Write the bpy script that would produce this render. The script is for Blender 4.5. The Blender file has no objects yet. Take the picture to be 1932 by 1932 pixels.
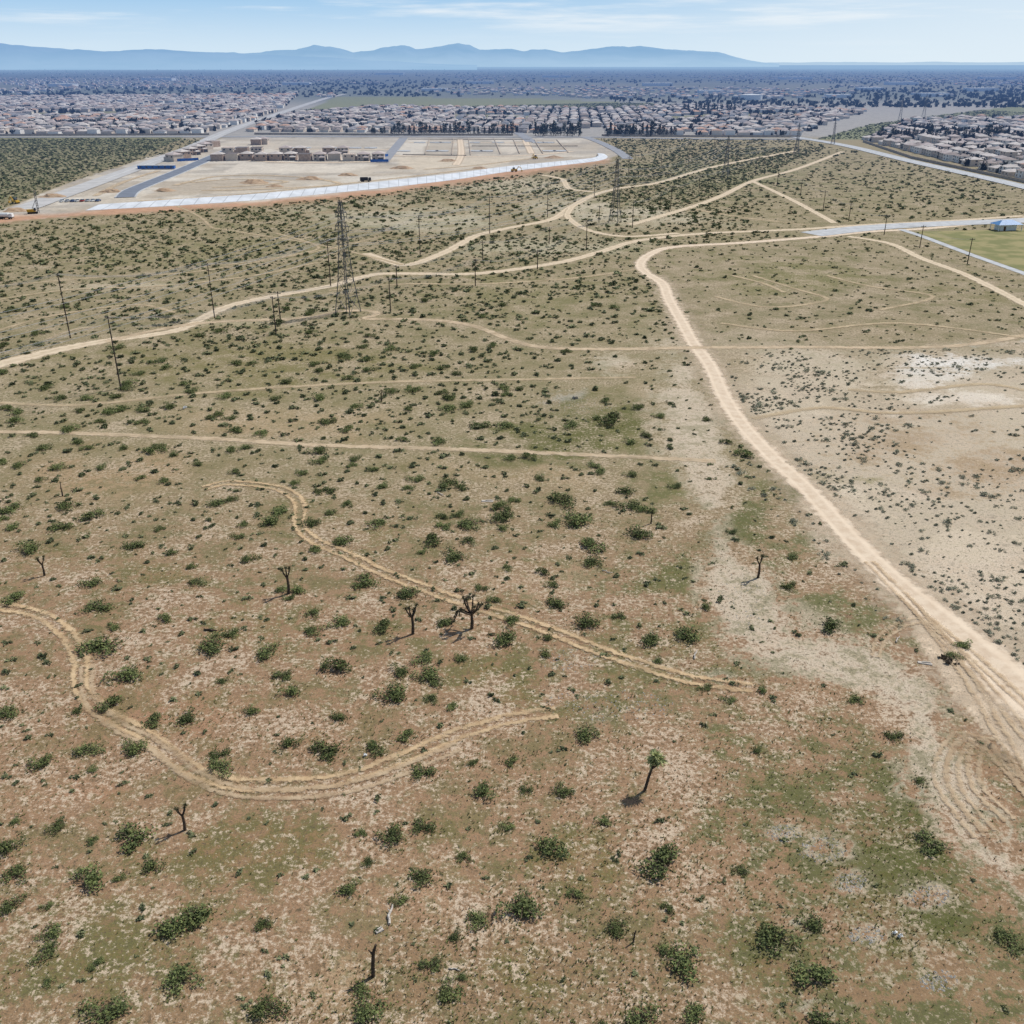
import bpy, math, random
import numpy as np
from mathutils import Vector
R = random.Random(7); rng = np.random.default_rng(7)
scn = bpy.context.scene; COL = scn.collection
# ------------------------------------------------------------------ camera maths
F = 1789.0; CH = 80.0; TH = math.atan((966-119)/F); cT, sT = math.cos(TH), math.sin(TH)
def G(px, py, z=0.0):
    dx = (px-966)/F; dy = (966-py)/F
    d = (dx, cT+dy*sT, -sT+dy*cT); t = (CH-z)/-d[2]
    return Vector((d[0]*t, d[1]*t, z))
def Gn(u, v):
    dx = (u-966)/F; dy = (966-v)/F; t = CH/(sT-dy*cT)
    return dx*t, (cT+dy*sT)*t
def Pn(x, y, z=0.0):
    dep = y*cT-(z-CH)*sT; up = y*sT+(z-CH)*cT
    dep = np.maximum(dep, 1e-3)
    return 966+F*x/dep, 966-F*up/dep, dep
def height(px, py, top):
    g = G(px, py); dy = (966-top)/F
    return CH+(-sT+dy*cT)/(cT+dy*sT)*g.y
# ------------------------------------------------------------------ helpers
def tag(o, label=None, cat=None, group=None, kind=None):
    if label: o['label'] = label
    if cat: o['category'] = cat
    if group: o['group'] = group
    if kind: o['kind'] = kind
    return o
def empty(name, loc, rz=0.0, sc=1.0):
    o = bpy.data.objects.new(name, None); COL.objects.link(o); o.location = loc
    o.rotation_euler = (0, 0, rz); o.scale = (sc, sc, sc); o.empty_display_size = .3
    return o
def link(name, me, parent=None):
    o = bpy.data.objects.new(name, me); COL.objects.link(o); o.parent = parent
    return o
def copy_tree(o, parent=None):
    c = o.copy(); COL.objects.link(c); c.parent = parent
    for ch in list(o.children): copy_tree(ch, c)
    return c
class MB:
    def __init__(s): s.v = []; s.f = []; s.m = []
    def face(s, pts, mi=0):
        n = len(s.v); s.v += [tuple(p) for p in pts]; s.f.append(tuple(range(n, n+len(pts)))); s.m.append(mi)
    def box(s, c, d, mi=0, rz=0.0, top=1.0):
        n = len(s.v); ca, sa = math.cos(rz), math.sin(rz)
        for z, k in ((-.5, 1), (.5, top)):
            for x, y in ((-.5, -.5), (.5, -.5), (.5, .5), (-.5, .5)):
                X, Y = x*d[0]*k, y*d[1]*k
                s.v.append((c[0]+X*ca-Y*sa, c[1]+X*sa+Y*ca, c[2]+z*d[2]))
        for q in ((3, 2, 1, 0), (4, 5, 6, 7), (0, 1, 5, 4), (1, 2, 6, 5), (2, 3, 7, 6), (3, 0, 4, 7)):
            s.f.append(tuple(n+i for i in q)); s.m.append(mi)
    def tube(s, pts, rad, n=6, mi=0, cap=True):
        pts = [Vector(p) for p in pts]
        if not hasattr(rad, '__len__'): rad = [rad]*len(pts)
        b = len(s.v)
        for i, p in enumerate(pts):
            t = (pts[min(i+1, len(pts)-1)]-pts[max(i-1, 0)]).normalized()
            a = t.cross(Vector((0, 0, 1)) if abs(t.z) < .95 else Vector((1, 0, 0))).normalized(); c = t.cross(a)
            for k in range(n):
                w = 2*math.pi*k/n; s.v.append(tuple(p+(a*math.cos(w)+c*math.sin(w))*rad[i]))
        for i in range(len(pts)-1):
            for k in range(n):
                k2 = (k+1) % n
                s.f.append((b+i*n+k, b+i*n+k2, b+(i+1)*n+k2, b+(i+1)*n+k)); s.m.append(mi)
        if cap:
            s.f.append(tuple(b+k for k in range(n))[::-1]); s.m.append(mi)
            e = b+(len(pts)-1)*n; s.f.append(tuple(e+k for k in range(n))); s.m.append(mi)
    def hip(s, cx, cy, z, w, d, h, mi=0):
        x0, x1, y0, y1 = cx-w/2, cx+w/2, cy-d/2, cy+d/2
        a, b, c, e = (x0, y0, z), (x1, y0, z), (x1, y1, z), (x0, y1, z)
        if w >= d: r0, r1 = (x0+d/2, cy, z+h), (x1-d/2, cy, z+h); s.face((a, b, r1, r0), mi); s.face((b, c, r1), mi); s.face((c, e, r0, r1), mi); s.face((e, a, r0), mi)
        else: r0, r1 = (cx, y0+w/2, z+h), (cx, y1-w/2, z+h); s.face((a, b, r0), mi); s.face((b, c, r1, r0), mi); s.face((c, e, r1), mi); s.face((e, a, r0, r1), mi)
        s.face((e, c, b, a), mi)
    def tri_cloud(s, V, mi=0):
        for i in range(0, len(V), 3): s.face(V[i:i+3], mi)
    def mesh(s, name, mats):
        me = bpy.data.meshes.new(name); me.from_pydata(s.v, [], s.f)
        for m in (mats if isinstance(mats, (list, tuple)) else [mats]): me.materials.append(m)
        me.polygons.foreach_set('material_index', s.m); me.update(); return me
    def build(s, name, mats, parent=None): return link(name, s.mesh(name, mats), parent)
def rawmesh(name, V, Fc, mats, mi=None):
    V = np.asarray(V, dtype=np.float32); Fc = np.asarray(Fc, dtype=np.int32); k = Fc.shape[1]; n = len(Fc)
    me = bpy.data.meshes.new(name); me.vertices.add(len(V)); me.vertices.foreach_set('co', V.ravel())
    me.loops.add(n*k); me.loops.foreach_set('vertex_index', Fc.ravel())
    me.polygons.add(n); me.polygons.foreach_set('loop_start', np.arange(0, n*k, k, dtype=np.int32))
    try: me.polygons.foreach_set('loop_total', np.full(n, k, dtype=np.int32))
    except Exception: pass
    for m in mats: me.materials.append(m)
    if mi is not None: me.polygons.foreach_set('material_index', np.asarray(mi, dtype=np.int32))
    me.update(calc_edges=True); return me
def soup(name, V, mats, mi=None):
    V = np.asarray(V).reshape(-1, 3); return rawmesh(name, V, np.arange(len(V)).reshape(-1, 3), mats, mi)
WORDS = 'zeroth first second third fourth fifth sixth seventh eighth ninth tenth eleventh twelfth thirteenth fourteenth fifteenth sixteenth seventeenth eighteenth nineteenth twentieth'.split()
def ordw(n):
    if n <= 20: return WORDS[n]
    return '%d%s' % (n, 'th' if 10 <= n % 100 <= 20 else {1: 'st', 2: 'nd', 3: 'rd'}.get(n % 10, 'th'))
def lin(r, g, b, k=1.22):
    f = lambda c: (c/12.92 if c <= .04045 else ((c+.055)/1.055)**2.4)
    return tuple(f(c/255.)/k for c in (r, g, b))
def sstep(a, b, x):
    t = np.clip((x-a)/(b-a), 0, 1); return t*t*(3-2*t)
TAB = rng.random((256, 256))
def vn(x, y):
    xi = np.floor(x).astype(int); yi = np.floor(y).astype(int); fx = x-xi; fy = y-yi
    fx = fx*fx*(3-2*fx); fy = fy*fy*(3-2*fy); a = lambda i, j: TAB[(xi+i) & 255, (yi+j) & 255]
    return (a(0, 0)*(1-fx)+a(1, 0)*fx)*(1-fy)+(a(0, 1)*(1-fx)+a(1, 1)*fx)*fy
def fbm(x, y, o=4):
    r = 0; w = .5
    for i in range(o): r = r+w*vn(x*2**i+17*i, y*2**i+31*i); w *= .5
    return r/(1-.5**o)
def inpoly(u, v, poly):
    u = np.asarray(u, float); v = np.asarray(v, float); r = np.zeros(u.shape, bool); j = len(poly)-1
    for i in range(len(poly)):
        (xi, yi), (xj, yj) = poly[i], poly[j]
        if yi != yj: r ^= ((yi > v) != (yj > v)) & (u < (xj-xi)*(v-yi)/(yj-yi)+xi)
        j = i
    return r
def segdist(x, y, pts):
    d = np.full(np.shape(x), 1e9)
    for (ax, ay), (bx, by) in zip(pts[:-1], pts[1:]):
        L = (bx-ax)**2+(by-ay)**2+1e-9; t = np.clip(((x-ax)*(bx-ax)+(y-ay)*(by-ay))/L, 0, 1)
        d = np.minimum(d, np.hypot(x-ax-t*(bx-ax), y-ay-t*(by-ay)))
    return d
def smooth_px(p, k=6):
    out = []
    for i in range(len(p)-1):
        p0, p1, p2, p3 = p[max(i-1, 0)], p[i], p[i+1], p[min(i+2, len(p)-1)]
        for j in range(k):
            t = j/k
            out.append(tuple(.5*((2*b)+(-a+c)*t+(2*a-5*b+4*c-d)*t*t+(-a+3*b-3*c+d)*t**3) for a, b, c, d in zip(p0, p1, p2, p3)))
    out.append(tuple(p[-1])); return out
# ------------------------------------------------------------------ materials
class N:
    def __init__(s, name):
        s.mat = bpy.data.materials.new(name); s.mat.use_nodes = True; s.nt = s.mat.node_tree; s.nt.nodes.clear()
        s.geo = s.nt.nodes.new('ShaderNodeNewGeometry')
    def n(s, t, **k):
        o = s.nt.nodes.new('ShaderNode'+t)
        for a, b in k.items(): setattr(o, a, b)
        return o
    def l(s, a, b): s.nt.links.new(a, b)
    def put(s, sock, val):
        if isinstance(val, bpy.types.NodeSocket): s.l(val, sock)
        else: sock.default_value = val
    def math(s, op, a, b=0.0, clamp=False):
        o = s.n('Math', operation=op, use_clamp=clamp); s.put(o.inputs[0], a); s.put(o.inputs[1], b); return o.outputs[0]
    def mr(s, x, a, b, c=0.0, d=1.0):
        o = s.n('MapRange', interpolation_type='SMOOTHSTEP'); s.put(o.inputs[0], x)
        for i, q in enumerate((a, b, c, d)): s.put(o.inputs[1+i], q)
        return o.outputs[0]
    def mix(s, f, a, b, blend='MIX'):
        o = s.n('Mix', data_type='RGBA', blend_type=blend); s.put(o.inputs[0], f)
        for i, q in ((6, a), (7, b)): s.put(o.inputs[i], (*q, 1) if isinstance(q, tuple) and len(q) == 3 else q)
        return o.outputs[2]
    def noise(s, scale, det=3, vec=None, rough=.55):
        o = s.n('TexNoise'); o.inputs['Scale'].default_value = scale; o.inputs['Detail'].default_value = det; o.inputs['Roughness'].default_value = rough
        s.l(vec or s.geo.outputs['Position'], o.inputs['Vector']); return o.outputs[0]
    def attr(s, name):
        return s.n('Attribute', attribute_name=name)
    def finish(s, col, rough=.9, bump=None, bstr=.4, bdist=.15, alpha=None, haze=True, hmin=0.0, spec=.2, metal=0.0):
        p = s.n('BsdfPrincipled'); s.put(p.inputs['Base Color'], (*col, 1) if isinstance(col, tuple) else col)
        s.put(p.inputs['Roughness'], rough); p.inputs['Specular IOR Level'].default_value = spec; p.inputs['Metallic'].default_value = metal
        if bump is not None:
            b = s.n('Bump'); b.inputs['Strength'].default_value = bstr; b.inputs['Distance'].default_value = bdist
            s.l(bump, b.inputs['Height']); s.l(b.outputs[0], p.inputs['Normal'])
        sh = p.outputs[0]
        if haze:   # painted air light: haze-coloured emission mixed in by distance from the world origin
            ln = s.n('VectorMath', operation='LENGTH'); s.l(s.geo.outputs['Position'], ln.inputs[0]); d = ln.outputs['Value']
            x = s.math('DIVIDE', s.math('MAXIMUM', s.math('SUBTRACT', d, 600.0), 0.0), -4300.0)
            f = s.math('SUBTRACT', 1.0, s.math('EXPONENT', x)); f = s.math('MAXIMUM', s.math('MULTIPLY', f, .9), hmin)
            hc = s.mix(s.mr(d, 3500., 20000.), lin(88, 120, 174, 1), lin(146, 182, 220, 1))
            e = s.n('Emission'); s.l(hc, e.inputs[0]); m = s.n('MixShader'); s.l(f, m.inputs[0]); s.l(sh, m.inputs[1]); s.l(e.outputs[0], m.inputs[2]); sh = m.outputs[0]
        if alpha is not None:
            t = s.n('BsdfTransparent'); m = s.n('MixShader'); s.l(alpha, m.inputs[0]); s.l(t.outputs[0], m.inputs[1]); s.l(sh, m.inputs[2]); sh = m.outputs[0]
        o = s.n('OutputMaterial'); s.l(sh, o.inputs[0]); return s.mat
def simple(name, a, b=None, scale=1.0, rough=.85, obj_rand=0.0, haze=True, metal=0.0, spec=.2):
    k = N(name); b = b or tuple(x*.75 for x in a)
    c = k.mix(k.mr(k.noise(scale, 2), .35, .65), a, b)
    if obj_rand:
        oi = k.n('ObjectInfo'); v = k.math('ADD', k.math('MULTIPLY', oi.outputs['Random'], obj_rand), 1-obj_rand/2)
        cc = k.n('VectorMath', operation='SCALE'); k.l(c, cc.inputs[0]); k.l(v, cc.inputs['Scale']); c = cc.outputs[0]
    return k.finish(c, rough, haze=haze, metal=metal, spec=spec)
M = {}
M['leaf'] = simple('creosote_leaf', (.165, .19, .065), (.062, .08, .03), 1.8, obj_rand=.5)
M['leaf_far'] = simple('creosote_far', (.185, .195, .095), (.085, .098, .048), .2)
M['sage'] = simple('sage_leaf', (.33, .33, .23), (.18, .185, .125), 1.6, obj_rand=.4)
M['twig'] = simple('twig', (.16, .12, .08), None, 3)
M['weed'] = simple('weed_green', (.18, .19, .062), (.115, .125, .045), .3)
M['straw'] = simple('weed_straw', (.36, .27, .15), (.24, .18, .1), .3)
M['clod'] = simple('clod', (.46, .35, .24), (.28, .2, .13), .5)
M['stone'] = simple('stone', (.46, .43, .38), (.27, .25, .21), 2)
M['bark'] = simple('joshua_bark', (.085, .06, .042), (.04, .03, .022), 4)
M['spike'] = simple('joshua_spike', (.13, .125, .06), (.06, .06, .032), 3)
M['frond'] = simple('joshua_frond', (.5, .52, .25), (.32, .34, .14), 3)
M['wood'] = simple('pole_wood', (.07, .055, .043), (.045, .035, .028), .6)
M['steel'] = simple('tower_steel', (.16, .16, .155), (.1, .1, .1), .4, rough=.6)
M['wire'] = simple('wire_metal', (.3, .3, .3), (.22, .22, .22), .4, rough=.5)
M['glass_ins'] = simple('insulator', (.2, .19, .18), None, 2, rough=.3)
M['palewood'] = simple('weathered_wood', (.5, .46, .4), (.36, .31, .26), 5)
M['white'] = simple('white_paint', (.75, .75, .73), (.66, .66, .64), 2, rough=.5)
M['concrete'] = simple('concrete', lin(196, 197, 197), lin(178, 179, 179), .25)
M['blockwall'] = simple('block_wall', lin(190, 174, 156), lin(172, 156, 138), .3)
M['asphalt'] = simple('asphalt', lin(158, 159, 162), lin(144, 145, 149), .15)
M['asphalt_dark'] = simple('asphalt_new', lin(126, 132, 143), lin(116, 122, 132), .15)
M['lane'] = simple('lane_paint', (.7, .7, .68), (.6, .6, .58), 1)
M['blue'] = simple('blue_sheet', lin(62, 116, 190), lin(52, 100, 168), .6, rough=.6)
M['blueroof'] = simple('blue_roof', lin(98, 146, 194), lin(86, 132, 180), .6, rough=.5)
M['glass'] = simple('window_glass', (.035, .04, .05), (.05, .055, .065), 1, rough=.15, spec=.5)
M['garage'] = simple('garage_paint', (.5, .46, .41), (.45, .41, .37), 1)
M['door'] = simple('door_paint', (.13, .075, .05), None, 1)
M['yellow'] = simple('machine_yellow', (.55, .33, .04), (.45, .26, .03), 1, rough=.5)
M['dark'] = simple('dark_rubber', (.03, .03, .03), None, 2)
M['red'] = simple('car_red', (.35, .04, .03), None, 2, rough=.35, spec=.5)
M['silver'] = simple('car_silver', (.45, .46, .48), None, 2, rough=.35, spec=.5)
M['carblue'] = simple('car_blue', (.05, .09, .2), None, 2, rough=.35, spec=.5)
M['conifer'] = simple('conifer_needles', (.045, .058, .04), (.022, .032, .024), .4, obj_rand=.5)
M['trunk'] = simple('tree_trunk', (.09, .065, .045), None, 1)
M['towntree'] = simple('town_tree', (.055, .065, .055), (.028, .034, .034), .05)
M['mound'] = simple('mound_soil', lin(188, 162, 134), lin(166, 138, 110), .3)
ROOFS = [lin(196, 182, 176), lin(168, 154, 147), lin(216, 206, 198), lin(160, 157, 159), lin(208, 170, 148)]
ROOFN = ['dusty pink', 'brown', 'pale tan', 'grey', 'orange']
WALLS = [lin(232, 219, 202), lin(244, 240, 232), lin(216, 200, 183)]
WALLN = ['tan', 'cream', 'beige']
MR = [simple('roof_tile_%s' % ROOFN[i].replace(' ', '_'), c, tuple(x*.75 for x in c), .09) for i, c in enumerate(ROOFS)]
MW = [simple('stucco_%s' % WALLN[i], c, tuple(x*.92 for x in c), .5) for i, c in enumerate(WALLS)]
M['framing'] = simple('house_framing', lin(190, 168, 152), lin(168, 146, 130), .6)

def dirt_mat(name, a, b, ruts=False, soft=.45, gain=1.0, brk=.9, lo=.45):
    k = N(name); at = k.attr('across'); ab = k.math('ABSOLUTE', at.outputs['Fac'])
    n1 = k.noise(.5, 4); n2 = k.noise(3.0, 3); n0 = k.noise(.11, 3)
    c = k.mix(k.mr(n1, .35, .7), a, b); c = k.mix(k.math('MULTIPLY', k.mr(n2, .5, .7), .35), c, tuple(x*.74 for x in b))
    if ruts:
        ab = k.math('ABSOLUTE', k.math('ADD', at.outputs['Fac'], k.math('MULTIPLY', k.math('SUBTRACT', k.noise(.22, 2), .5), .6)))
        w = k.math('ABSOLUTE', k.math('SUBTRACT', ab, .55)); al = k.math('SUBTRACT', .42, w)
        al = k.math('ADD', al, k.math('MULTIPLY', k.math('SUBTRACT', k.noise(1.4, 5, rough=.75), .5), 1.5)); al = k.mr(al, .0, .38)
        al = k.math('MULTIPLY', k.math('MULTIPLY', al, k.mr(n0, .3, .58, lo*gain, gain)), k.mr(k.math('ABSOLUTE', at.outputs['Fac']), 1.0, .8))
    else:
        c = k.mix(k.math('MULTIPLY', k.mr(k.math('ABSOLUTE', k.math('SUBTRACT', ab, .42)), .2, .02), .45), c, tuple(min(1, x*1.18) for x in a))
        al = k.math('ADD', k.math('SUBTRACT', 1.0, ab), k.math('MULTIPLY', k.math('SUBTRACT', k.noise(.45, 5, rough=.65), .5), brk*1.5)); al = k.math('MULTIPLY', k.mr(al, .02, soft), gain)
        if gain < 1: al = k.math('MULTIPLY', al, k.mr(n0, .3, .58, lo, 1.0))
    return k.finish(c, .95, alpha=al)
M['dirtroad'] = dirt_mat('dirt_road_soil', lin(226, 206, 180), lin(208, 185, 158), brk=.9)
M['verge'] = dirt_mat('road_verge_soil', lin(212, 193, 166), lin(195, 173, 146), soft=1.0, gain=.9, brk=1.3, lo=.5)
M['dirtroad_mid'] = dirt_mat('dirt_road_soil_mid', lin(216, 197, 168), lin(198, 177, 148), brk=1.0)
M['crosstrack'] = dirt_mat('cross_track_soil', lin(210, 188, 157), lin(192, 168, 136), soft=.7, gain=.92, brk=1.1, lo=.5)
M['track'] = dirt_mat('wheel_track_soil', lin(216, 188, 148), lin(198, 167, 127), ruts=True, gain=.95, lo=.5)
M['softtrack'] = dirt_mat('soft_track_soil', lin(214, 190, 156), lin(196, 168, 134), ruts=True, gain=.72, lo=.35)
M['faint'] = dirt_mat('faint_track_soil', lin(204, 183, 149), lin(188, 165, 132), soft=.85, gain=.85, brk=1.1, lo=.5)

# ------------------------------------------------------------------ roads in picture coordinates
ROADS = []   # world polylines for keeping plants off
zc = [0.012]
def ribbon(name, px, width, mat, label=None, smooth=True, w_end=None, avoid=True, z=None):
    p = smooth_px(px) if smooth else px
    W = [G(*q) for q in p]; n = len(W)
    if z is None: zc[0] += .004; z = zc[0]
    V = []; A = []
    for i, q in enumerate(W):
        t = (W[min(i+1, n-1)]-W[max(i-1, 0)]); t.z = 0; t.normalize(); nr = Vector((-t.y, t.x, 0))
        w = width(p[i]) if callable(width) else width
        for a in (-1, 0, 1): V.append((q.x+nr.x*a*w/2, q.y+nr.y*a*w/2, z)); A.append(a)
    Fc = []
    for i in range(n-1):
        for j in (0, 1): Fc.append((i*3+j+1, i*3+j, i*3+3+j, i*3+4+j))
    me = rawmesh(name, V, Fc, [mat]); at = me.attributes.new('across', 'FLOAT', 'POINT'); at.data.foreach_set('value', np.array(A, dtype=np.float32))
    o = link(name, me); tag(o, label, None, None, 'structure')
    if avoid: ROADS.append(([(q.x, q.y) for q in W], (width if not callable(width) else 7)/2))
    return o
MAIN = [(2060, 1420), (1915, 1290), (1800, 1186), (1700, 1105), (1610, 1020), (1530, 930), (1460, 865), (1400, 800), (1365, 745), (1340, 690), (1310, 650), (1285, 605), (1262, 565), (1250, 535), (1218, 514), (1208, 498), (1226, 480), (1270, 466), (1400, 458), (1550, 446), (1640, 437), (1760, 430), (1932, 412), (2100, 396)]
mw = lambda p: float(np.interp(p[1], [466, 900, 1100, 1200, 1300], [6.4, 6.6, 7.6, 10, 13]))
ribbon('road_verge', MAIN, lambda p: mw(p)*(2.4 if p[1] > 520 else 1.5), M['verge'], avoid=False)
ribbon('dirt_road', MAIN, mw, M['dirtroad'], 'wide pale dirt road winding up the right side')
ribbon('dirt_road', [(-150, 722), (0, 687), (100, 662), (200, 643), (330, 624), (390, 596), (440, 575), (520, 558), (620, 540), (700, 519), (760, 516), (900, 516), (1050, 496), (1130, 476), (1200, 455), (1320, 441), (1500, 433), (1640, 424), (1800, 416), (1932, 407)], lambda p: float(np.interp(p[0], [-100, 100, 250], [12, 9, 6.5])), M['dirtroad_mid'], 'dirt road following the line of poles')
ribbon('dirt_road', [(690, 478), (730, 492), (770, 500), (830, 480), (870, 460), (900, 444), (960, 430), (1040, 414), (1078, 390), (1120, 368), (1170, 355), (1240, 345), (1350, 314), (1500, 285)], 7, M['dirtroad_mid'])
ribbon('dirt_road', [(1078, 392), (1072, 410), (1110, 434), (1180, 446), (1280, 440)], 5.5, M['dirtroad_mid'])
ribbon('dirt_road', [(1190, 424), (1300, 392), (1360, 370), (1422, 341), (1500, 320), (1590, 286)], 6.5, M['dirtroad_mid'])
ribbon('dirt_road', [(1420, 342), (1500, 380), (1575, 421)], 5.5, M['dirtroad_mid'])
ribbon('dirt_road', [(1300, 393), (1400, 410), (1520, 424)], 5, M['faint'])
ribbon('dirt_road', [(1020, 330), (1060, 338), (1075, 356), (1120, 362)], 6, M['dirtroad_mid'])
ribbon('dirt_road', [(200, 645), (300, 622), (400, 608), (560, 601), (610, 594), (640, 588), (690, 586), (712, 592), (690, 601), (740, 602), (830, 605), (900, 617), (960, 640), (1020, 655), (1130, 659), (1310, 656), (1500, 655), (1700, 656), (1830, 650), (1960, 628)], 4.6, M['crosstrack'])
ribbon('dirt_road', [(-80, 812), (0, 815), (150, 818), (400, 828), (600, 840), (870, 848), (1100, 858), (1350, 870)], 3.3, M['crosstrack'])
ribbon('dirt_road', [(1600, 446), (1680, 460), (1740, 488), (1830, 522), (1960, 588)], 5.5, M['dirtroad_mid'])
ribbon('dirt_road', [(620, 548), (760, 536), (900, 536), (1080, 525), (1200, 508)], 3.6, M['faint'])
for px in ([(-60, 545), (200, 522), (350, 515), (500, 492), (620, 470), (720, 446)], [(0, 760), (150, 764), (400, 740), (700, 722), (1000, 716), (1200, 712)], [(300, 375), (370, 405), (400, 430)], [(-50, 640), (80, 600), (250, 575), (330, 590)], [(400, 430), (560, 455), (640, 470), (760, 500)], [(560, 400), (700, 400), (820, 385), (1000, 380)], [(1350, 560), (1450, 580), (1560, 566), (1500, 545), (1420, 520)], [(1600, 735), (1700, 740), (1850, 725), (1950, 740)], [(1660, 585), (1760, 560), (1640, 540), (1560, 520)], [(1380, 520), (1440, 535), (1480, 552)], [(520, 440), (600, 465), (560, 480), (430, 500)], [(90, 640), (140, 622), (190, 616)], [(-60, 575), (120, 548), (300, 540), (480, 520), (600, 495)], [(1420, 790), (1550, 770), (1700, 780), (1950, 765)], [(1360, 610), (1500, 625), (1700, 610), (1950, 640)]):
    ribbon('faint_track', px, 3.2, M['faint'])
LOOP = [(-60, 1136), (0, 1145), (70, 1160), (120, 1190), (150, 1240), (155, 1300), (200, 1350), (270, 1385), (340, 1440), (420, 1475), (520, 1482), (640, 1472), (760, 1432), (850, 1392), (950, 1360), (1050, 1344)]
ribbon('tyre_track', LOOP, 3.3, M['track'], 'looping pair of pale wheel tracks across the near field', avoid=False)
ribbon('tyre_track', [(x+14, y+16) for x, y in LOOP[4:14]], 2.7, M['softtrack'], avoid=False)
ribbon('tyre_track', [(385, 922), (430, 912), (500, 917), (545, 930), (566, 952), (566, 990), (592, 1020), (660, 1050), (720, 1080), (800, 1110), (880, 1140), (950, 1160), (1050, 1195), (1150, 1235), (1300, 1282), (1420, 1300)], 3.4, M['track'], 'pale wheel tracks curving down past the joshua trees', avoid=False)
for i, dx in enumerate((0, 22, 62)):
    ribbon('tyre_track', [(1850+dx*.9, 1580-dx*.5), (1795+dx*.9, 1515-dx*.3), (1774+dx, 1465-dx*.3), (1786+dx, 1415-dx*.1), (1825+dx*.8, 1390+dx*.2), (1890+dx*.4, 1440+dx*.3), (1960+dx*.2, 1520+dx*.4)], 2.4, M['softtrack'], avoid=False)
ribbon('tyre_track', [(1650, 1240), (1665, 1205), (1700, 1180), (1740, 1170)], 2.2, M['softtrack'], avoid=False)
for px in ([(1700, 1120), (1790, 1215), (1890, 1330), (1960, 1420)], [(1640, 1060), (1740, 1160), (1850, 1250), (1980, 1370)], [(1730, 1150), (1820, 1270), (1890, 1390), (1930, 1470)]):
    ribbon('tyre_track', px, 2.6, M['softtrack'], avoid=False)
# paved streets
ribbon('road', [(40, 396), (200, 338), (350, 283), (425, 250), (510, 220), (610, 187), (650, 178)], 17, simple('pale_paving', lin(196, 193, 189), lin(182, 179, 175), .1), 'pale straight road climbing towards the houses', z=.30)
ribbon('lane_marking', [(200, 338), (350, 283), (425, 250), (510, 220), (610, 187)], .5, M['lane'], z=.34, avoid=False)
SITE_ROAD = [(236, 373), (246, 362), (270, 351), (330, 327), (400, 297), (445, 278)]
ribbon('road', SITE_ROAD, 12, M['asphalt_dark'], 'new dark asphalt street through the building site', z=.30)
ribbon('road', [(762, 260), (744, 282), (722, 307)], 10, M['asphalt'], z=.30, smooth=False)
ribbon('road', [(1100, 258), (1130, 268), (1165, 285), (1185, 300)], 10, M['asphalt'], z=.30)
ribbon('road', [(960, 242), (985, 255), (1002, 268)], 12, M['asphalt'], z=.30)
for px in ([(735, 294), (880, 296), (1000, 293), (1080, 286)], [(420, 300), (560, 307), (720, 305)], [(770, 269), (1000, 270)], [(520, 281), (740, 283)], [(868, 263), (870, 292), (860, 312)], [(990, 264), (1003, 290)]):
    ribbon('dirt_road', px, 9, M['dirtroad'])
for px in ([(330, 350), (420, 332), (560, 334), (640, 348), (520, 356), (380, 360)], [(360, 345), (450, 338), (540, 343), (480, 350), (400, 354)], [(800, 320), (900, 312), (1000, 300), (1080, 296)], [(260, 380), (420, 370), (600, 352), (760, 335), (900, 318)], [(180, 370), (230, 345), (300, 322)]):
    ribbon('faint_track', px, 7, M['crosstrack'])
ribbon('road', [(-400, 260), (350, 258.5), (700, 258), (1000, 259), (1130, 259), (1300, 262), (1530, 263)], 14, M['asphalt'], 'straight road behind the building site', z=.26)
ribbon('road', [(1500, 259), (1600, 276), (1720, 305), (1932, 353), (2100, 397)], 14, M['concrete'], 'pale road along the right housing tract', z=.36)
ribbon('lane_marking', [(1560, 269), (1720, 305), (1932, 353), (2100, 397)], .5, M['lane'], z=.40, avoid=False)
ribbon('road', [(1120, 240), (1200, 228), (1300, 215), (1440, 206)], 14, M['asphalt'], z=.42)

# ------------------------------------------------------------------ ground
vs = np.concatenate([[120.2, 120.8, 121.5, 122.5, 124, 126, 128], np.arange(130, 430, 3), np.arange(430, 1990, 6), np.arange(1990, 2700, 60)]).astype(float)
us = np.concatenate([np.arange(-2600, -100, 70), np.arange(-100, 2040, 8), np.arange(2040, 4600, 70)]).astype(float)
U, V = np.meshgrid(us, vs); X, Y = Gn(U, V); nr, nc = U.shape
SITE = [(-300, 420), (0, 398), (60, 372), (130, 345), (250, 306), (420, 259), (1112, 258), (1170, 288), (1150, 303), (900, 338), (700, 366), (400, 392), (165, 406), (0, 421), (-300, 445)]
LEFTSCRUB = [(-500, 259), (348, 259), (250, 300), (130, 338), (0, 384), (-500, 470)]
OLIVE = [(640, 182), (1000, 186), (1330, 200), (1150, 207), (700, 202), (540, 222)]
CORR = [(1540, 263), (1640, 235), (2000, 188), (2000, 212), (1700, 234), (1640, 262)]
LAWN = [(1726, 437), (2000, 430), (2000, 543), (1932, 512), (1830, 476)]
C = np.empty((nr, nc, 3)); GK = 1.13; C[:] = lin(148, 134, 101, GK)
wn = (fbm(X*.03, Y*.03)-.5); wn2 = (fbm(X*.12+9, Y*.12)-.5); wn3 = fbm(X*.35+21, Y*.35, 3)-.5
def lay(mask, rgb, A=None):
    A = C if A is None else A
    A[:] = A*(1-mask[..., None])+np.array(lin(*rgb, GK))*mask[..., None]
lay(sstep(800, 1200, V), (158, 126, 96))
lay(sstep(1650, 1900, V+wn*300)*.5, (140, 116, 84))
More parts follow.
